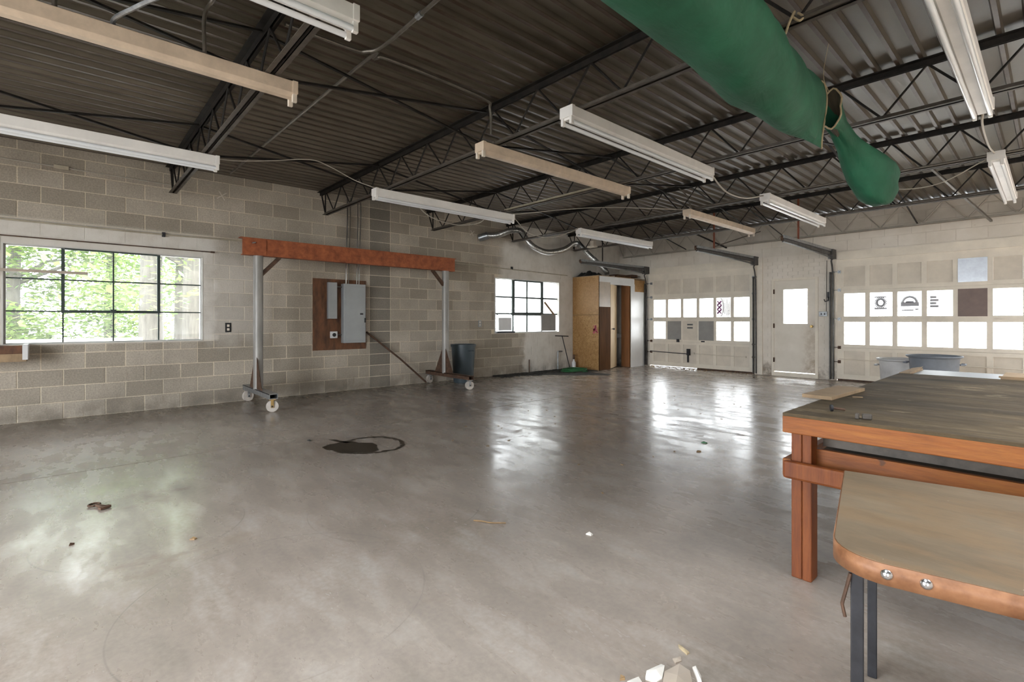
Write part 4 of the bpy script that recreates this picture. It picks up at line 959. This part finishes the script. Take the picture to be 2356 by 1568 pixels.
cable([(2.3, 5.42, 2.93), (2.2, 5.9, 2.72), (2.15, 6.5, 2.72), (2.2, 7.0, 2.88), (2.27, 7.13, 2.95)], .007, 'cable', 'lamp_wire', 'white wire swagging between the middle and far wall side lamps', 'wire')
cable([(2.3, 5.40, 2.95), (3.4, 6.2, 3.0), (4.4, 7.18, 2.95)], .006, 'cable', 'lamp_wire', 'thin white wire crossing toward the far beige lamp', 'wire')
cable([(5.62, 5.44, 2.92), (5.6, 5.9, 2.78), (5.58, 6.5, 2.80), (5.6, 7.05, 2.92)], .009, 'cable', 'lamp_wire', 'grey wire drooping from the large white lamp to the lamp beyond it', 'wire')
cable([(7.9, 5.33, 2.90), (7.87, 5.6, 2.84), (7.85, 6.5, 2.88), (7.86, 7.04, 2.93)], .008, 'cable', 'lamp_wire', 'grey wire between the two right hand twin tube lamps', 'wire')
cable([(7.8, 7.1, 2.9), (7.4, 7.2, 2.74), (7.0, 7.3, 2.78), (6.7, 7.32, 2.95)], .006, 'cable', 'lamp_wire', 'thin wire looping left from the right hand far lamp', 'wire')
cable([(4.5, 7.17, 2.94), (4.42, 7.17, 3.15), (4.30, 7.15, 3.3)], .010, 'conduit', 'conduit', 'short bent drop conduit above the far beige lamp', 'conduit')
for x, lb in ((2.9, 'pale twin tubes standing for the bright reflection on the joist beyond the middle lamps'),):
    tag(MB().tube([(2.42, 5.18, 2.975), (4.4, 5.18, 2.975)], .012, 8).tube([(2.42, 5.14, 2.97), (4.4, 5.14, 2.97)], .009, 8).obj('chord_glint', M['conduit_pale']), lb, 'pipe')  # added pale tubes imitate the reflection along the bottom chord
tag(MB().tube([(1.2, 7.27, 2.975), (10.0, 7.27, 2.975)], .012, 8).obj('joist_pipe', M['conduit']), 'long thin pipe on the bottom of the joist past the flexible duct', 'pipe')
tag(MB().tube([(1.4, 9.34, 2.975), (10.0, 9.34, 2.975)], .014, 8).obj('joist_pipe', M['dusty_steel']), 'long thin pipe on the joist nearest the garage doors', 'pipe')
# ------------------------------------------------------------------ left foreground bits in front of the window
t = thing('wall_shelf', 'pale narrow shelf strip crossing the left panes of the tree window', 'shelf')
MB().box((.20, -1.7, 1.782), (.235, .195, 1.815)).obj('shelf_strip', M['stained_board'], t)
for y in (-1.6, -.95): MB().box((0, y-.012, 1.775), (.235, y+.012, 1.787)).obj('bracket', M['iron'], t)
t = thing('wooden_box', 'open wooden box shelf with white end at the left picture edge', 'box')
MB().box((.0, -1.7, .745), (.30, -.345, .765)).obj('box_bottom', M['raw_ply'], t)
MB().box((.285, -1.7, .765), (.30, -.37, .835)).obj('box_front', M['raw_ply'], t)
MB().box((.0, -1.7, .765), (.28, -.38, .93)).obj('box_inside', M['ply_dark'], t)
MB().box((.0, -.378, .765), (.302, -.333, .94)).obj('box_end', M['white_board'], t)
# ------------------------------------------------------------------ floor clutter
random.seed(8)
m = MB()  # ring and filled part of the oil stain
R0 = .335; cx0, cy0 = 3.77, 2.20; N = 72; vo = []; vi = []
for k in range(N):
    a = 2*PI*k/N; ro = R0*(1+.04*math.sin(3*a)+.03*random.uniform(-1, 1)); th = .035*(1+.5*random.uniform(-1, 1))
    vo.append((cx0+ro*math.cos(a), cy0+ro*math.sin(a))); vi.append((cx0+(ro-th)*math.cos(a), cy0+(ro-th)*math.sin(a)))
m.v = [(x, y, .0025) for x, y in vo]+[(x, y, .0025) for x, y in vi]
m.f = [(k, (k+1) % N, N+(k+1) % N, N+k) for k in range(N)]
tt = thing('oil_puddle', 'dark ring shaped oil puddle on the open concrete floor', 'puddle')
m.obj('puddle_ring', M['oil'], tt)
poly = []
for k in range(44):
    a = 2*PI*k/44; rr_ = .235*(1+.20*math.sin(2*a+.6)+.10*math.sin(5*a)+.05*random.uniform(-1, 1)); poly.append((3.74+rr_*1.0*math.cos(a), 2.03+rr_*.95*math.sin(a)))
MB().prism(poly, .0005, .003).obj('puddle_pool', M['oil'], tt)
MB().prism([(3.30, 1.98), (3.40, 2.0), (3.56, 2.06), (3.56, 2.11), (3.42, 2.05), (3.33, 2.03)], .0005, .003).obj('puddle_tail', M['oil'], tt)
t = thing('metal_clip', 'small dark twisted metal clip on the left floor', 'clip', None, (4.08, .155, 0), math.radians(25))
MB().tube([(.0+.03*math.cos(2*PI*k/10)-.05, .03*math.sin(2*PI*k/10), .01) for k in range(10)], .007, 6, closed=True).obj('clip_loop', M['rust_dark'], t)
MB().bar((-.02, 0, .012), (.06, .0, .012), .022, .014).box((.05, -.03, .004), (.08, .03, .018)).obj('clip_bar', M['rust_dark'], t)
def chip(name, x, y, w, d, rz, mat, label, cat, h=.006):
    o = MB().add([(-w, -d*.6, 0), (w*.6, -d, 0), (w, d*.4, 0), (-w*.3, d, 0), (-w*.9, -d*.5, h), (w*.5, -d*.9, h*1.6), (w*.9, d*.3, h), (-w*.2, d*.9, h*2)],
        [(3,2,1,0),(4,5,6,7),(0,1,5,4),(1,2,6,5),(2,3,7,6),(3,0,4,7)]).obj(name, mat, loc=(x, y, 0)); o.rotation_euler = (0, 0, rz); return tag(o, label, cat)
tag(MB().tube(curve_pts([(5.90, 1.83, .006), (5.95, 1.86, .008), (6.0, 1.885, .007), (6.06, 1.95, .006)], 4), [.004]*13, 5).obj('dry_twig', M['leafy']), 'thin brown dry twig on the floor at the middle', 'twig')
chip('pale_scrap', 6.49, 2.206, .02, .012, .4, M['paper'], 'tiny pale scrap on the open floor right of the twig', 'scrap')
chip('dry_leaf', 5.046, .523, .018, .012, 1, M['leafy'], 'small orange brown dry leaf on the left floor', 'leaf')
chip('dry_leaf', 4.68, .02, .015, .008, 2, M['rust_dark'], 'small dark scrap near the lower left floor', 'scrap')
chip('dry_leaf', 3.2, 1.82, .03, .012, .2, M['dirt'], 'dark crumb at the end of the floor joint by the puddle', 'crumb')
chip('dry_leaf', 5.93, 4.70, .03, .015, .3, M['hose'], 'small green leaf on the bright far floor', 'leaf')
chip('dry_leaf', 6.05, 4.35, .03, .012, 1.1, M['leafy'], 'small brown leaf just below the green leaf on the far floor', 'leaf')
chip('dry_leaf', 7.28, 1.40, .012, .008, 1.1, M['leafy'], 'orange brown scrap left of the white paper pieces', 'scrap')
def flake(name, pts, label, mat='paper', lift=.012):
    cx_ = sum(p[0] for p in pts)/len(pts); cy_ = sum(p[1] for p in pts)/len(pts); n = len(pts); m = MB()
    m.add([(x, y, .001+lift*random.uniform(0, 1)) for x, y in pts]+[(cx_, cy_, lift*1.6)]+[(x, y, .0) for x, y in pts]+[(cx_, cy_, .0)], [(i, (i+1) % n, n) for i in range(n)]+[((i+1) % n+n+1, i+n+1, 2*n+1) for i in range(n)]+[(i, i+n+1, (i+1) % n+n+1, (i+1) % n) for i in range(n)])
    return tag(m.obj(name, M[mat]), label, 'paper scrap', 'paper scraps at the lower picture edge')
flake('paper_scrap', [(7.318,1.489),(7.335,1.555),(7.350,1.553),(7.372,1.50),(7.365,1.465),(7.335,1.455)], 'largest bright white paper scrap at the bottom')
flake('paper_scrap', [(7.30,1.40),(7.315,1.445),(7.345,1.43),(7.37,1.37),(7.33,1.34)], 'white paper scrap cut by the bottom edge')
flake('paper_scrap', [(7.36,1.535),(7.38,1.60),(7.42,1.60),(7.47,1.53),(7.44,1.46),(7.39,1.47)], 'greyish crumpled scrap between the white paper pieces', 'stained_board')
flake('paper_scrap', [(7.415,1.625),(7.425,1.63),(7.46,1.60),(7.475,1.575),(7.465,1.57),(7.44,1.598)], 'thin white sliver of paper right of the others')
flake('paper_scrap', [(7.345,1.615),(7.36,1.645),(7.372,1.63),(7.365,1.60)], 'small pale flake above the paper scraps', 'stained_board', .006)
flake('wood_sliver', [(7.32,1.70),(7.33,1.705),(7.37,1.69),(7.368,1.675),(7.33,1.688)], 'small tan sliver up right of the paper scraps', 'hem', .006)
tag(MB().box((0,0,0), (.30,.028,.003), Matrix.Translation((1.62, 7.7, 0)) @ Matrix.Rotation(.6, 4, 'Z')).obj('floor_batten', M['stained_board']), 'thin strip lying on the bright floor before the booth door', 'strip')
lm = MB(); random.seed(2)
for i in range(120):
    x, y = random.uniform(1.05, 3.6), L-abs(random.gauss(0, .16))-.03; s = random.uniform(.006, .022); lm.box((-s, -s*.5, 0), (s, s*.5, .005), Matrix.Translation((x, y, 0)) @ Matrix.Rotation(random.uniform(0, 3), 4, 'Z'))
for i in range(90):
    x, y = random.uniform(1.0, 6.3), random.uniform(2.6, 10.5); s = random.uniform(.006, .016); lm.box((-s, -s*.5, 0), (s, s*.5, .004), Matrix.Translation((x, y, 0)) @ Matrix.Rotation(random.uniform(0, 3), 4, 'Z'))
stuff(tag(lm.obj('leaf_litter', M['leafy']), 'scattered leaf crumbs on the floor before the garage doors', 'litter'))
# ------------------------------------------------------------------ outdoors
struct(MB().box((-60, -40, -.3), (60, 60, -.16)).obj('ground', M['asphalt']))
def tree(x, y, r, h, label, seed, crown_r=2.6, crown_z=4.0, n=5200, lean=0, mat='leaf', low=1.0):
    random.seed(seed); t = thing('leafy_tree', label, 'tree', 'trees outside the block wall window', (x, y, -.16))
    MB().tube(curve_pts([(0, 0, 0), (.03+lean*.3, 0, h*.35), (lean*.8, .05, h*.7), (lean*1.4, 0, h)], 5), [r*(1.3 if i == 0 else 1-.035*i) for i in range(16)], 12).obj('trunk', M['bark'], t, smooth=True)
    for k in range(4):
        a = random.uniform(0, 6.28); z = h*random.uniform(.35, .8)
        MB().tube([(lean*z/h, 0, z), (math.cos(a)*.9, math.sin(a)*.9, z+.5), (math.cos(a)*1.9, math.sin(a)*1.9, z+.7)], [r*.35, r*.22, r*.08], 6).obj('branch', M['bark'], t)
    m = MB()
    cl_ = [(random.gauss(0, crown_r*.5), random.gauss(0, crown_r*.5), crown_z+random.uniform(-low*2.6, 2.4)) for _ in range(60)]
    for i in range(n):
        c = random.choice(cl_); p = Vector((c[0]+random.gauss(0, .34), c[1]+random.gauss(0, .34), c[2]+random.gauss(0, .26))); s = random.uniform(.045, .10)
        u = Vector((random.uniform(-1,1), random.uniform(-1,1), random.uniform(-.4,.4))).normalized(); w = u.cross(Vector((random.uniform(-.5,.5), random.uniform(-.5,.5), 1))).normalized()
        m.add([p-u*s, p+w*s*.55, p+u*s, p-w*s*.55], [(0,1,2,3)])
    stuff(m.obj('foliage', M[mat], t)); return t
tree(-4.6, 1.33, .24, 6.5, 'thick trunked tree showing in the third column of panes', 1, 2.2, 4.3, 4200, -.1)
tree(-5.6, 1.98, .13, 6.0, 'thin dark trunked tree showing in the last column of panes', 2, 1.6, 4.4, 1200, .08)
tree(-4.2, 2.02, .22, 6.5, 'pale trunked leaning tree at the right end of the tree window', 3, 1.2, 4.6, 700, -.15)
tree(-7.5, -.9, .15, 5.5, 'bushy tree filling the left panes of the window', 4, 1.9, 2.6, 13000, 0, 'leaf', 1.0)
tree(-9.5, .9, .15, 5.5, 'bushy tree filling the second column of panes', 5, 2.1, 2.4, 13000, 0, 'leaf', 1.0)
tree(-12.5, -2.6, .15, 5.5, 'distant darker tree behind the left panes', 6, 2.4, 2.6, 10000, 0, 'leaf2', 1.0)
tree(-13.5, 2.2, .15, 5.5, 'distant darker tree behind the trunks', 7, 2.4, 2.8, 10000, 0, 'leaf2', 1.0)
t = thing('guard_rail', 'pale steel guard rail low outside the tree window', 'rail')
MB().box((-3.2, -4, .78), (-3.14, 1.05, .90)).obj('rail_beam', M['fixture'], t, bevel=.01)
for y in (-3.5, -2, -.5, .9): MB().box((-3.3, y-.05, -.16), (-3.2, y+.05, .86)).obj('rail_post', M['galv'], t)
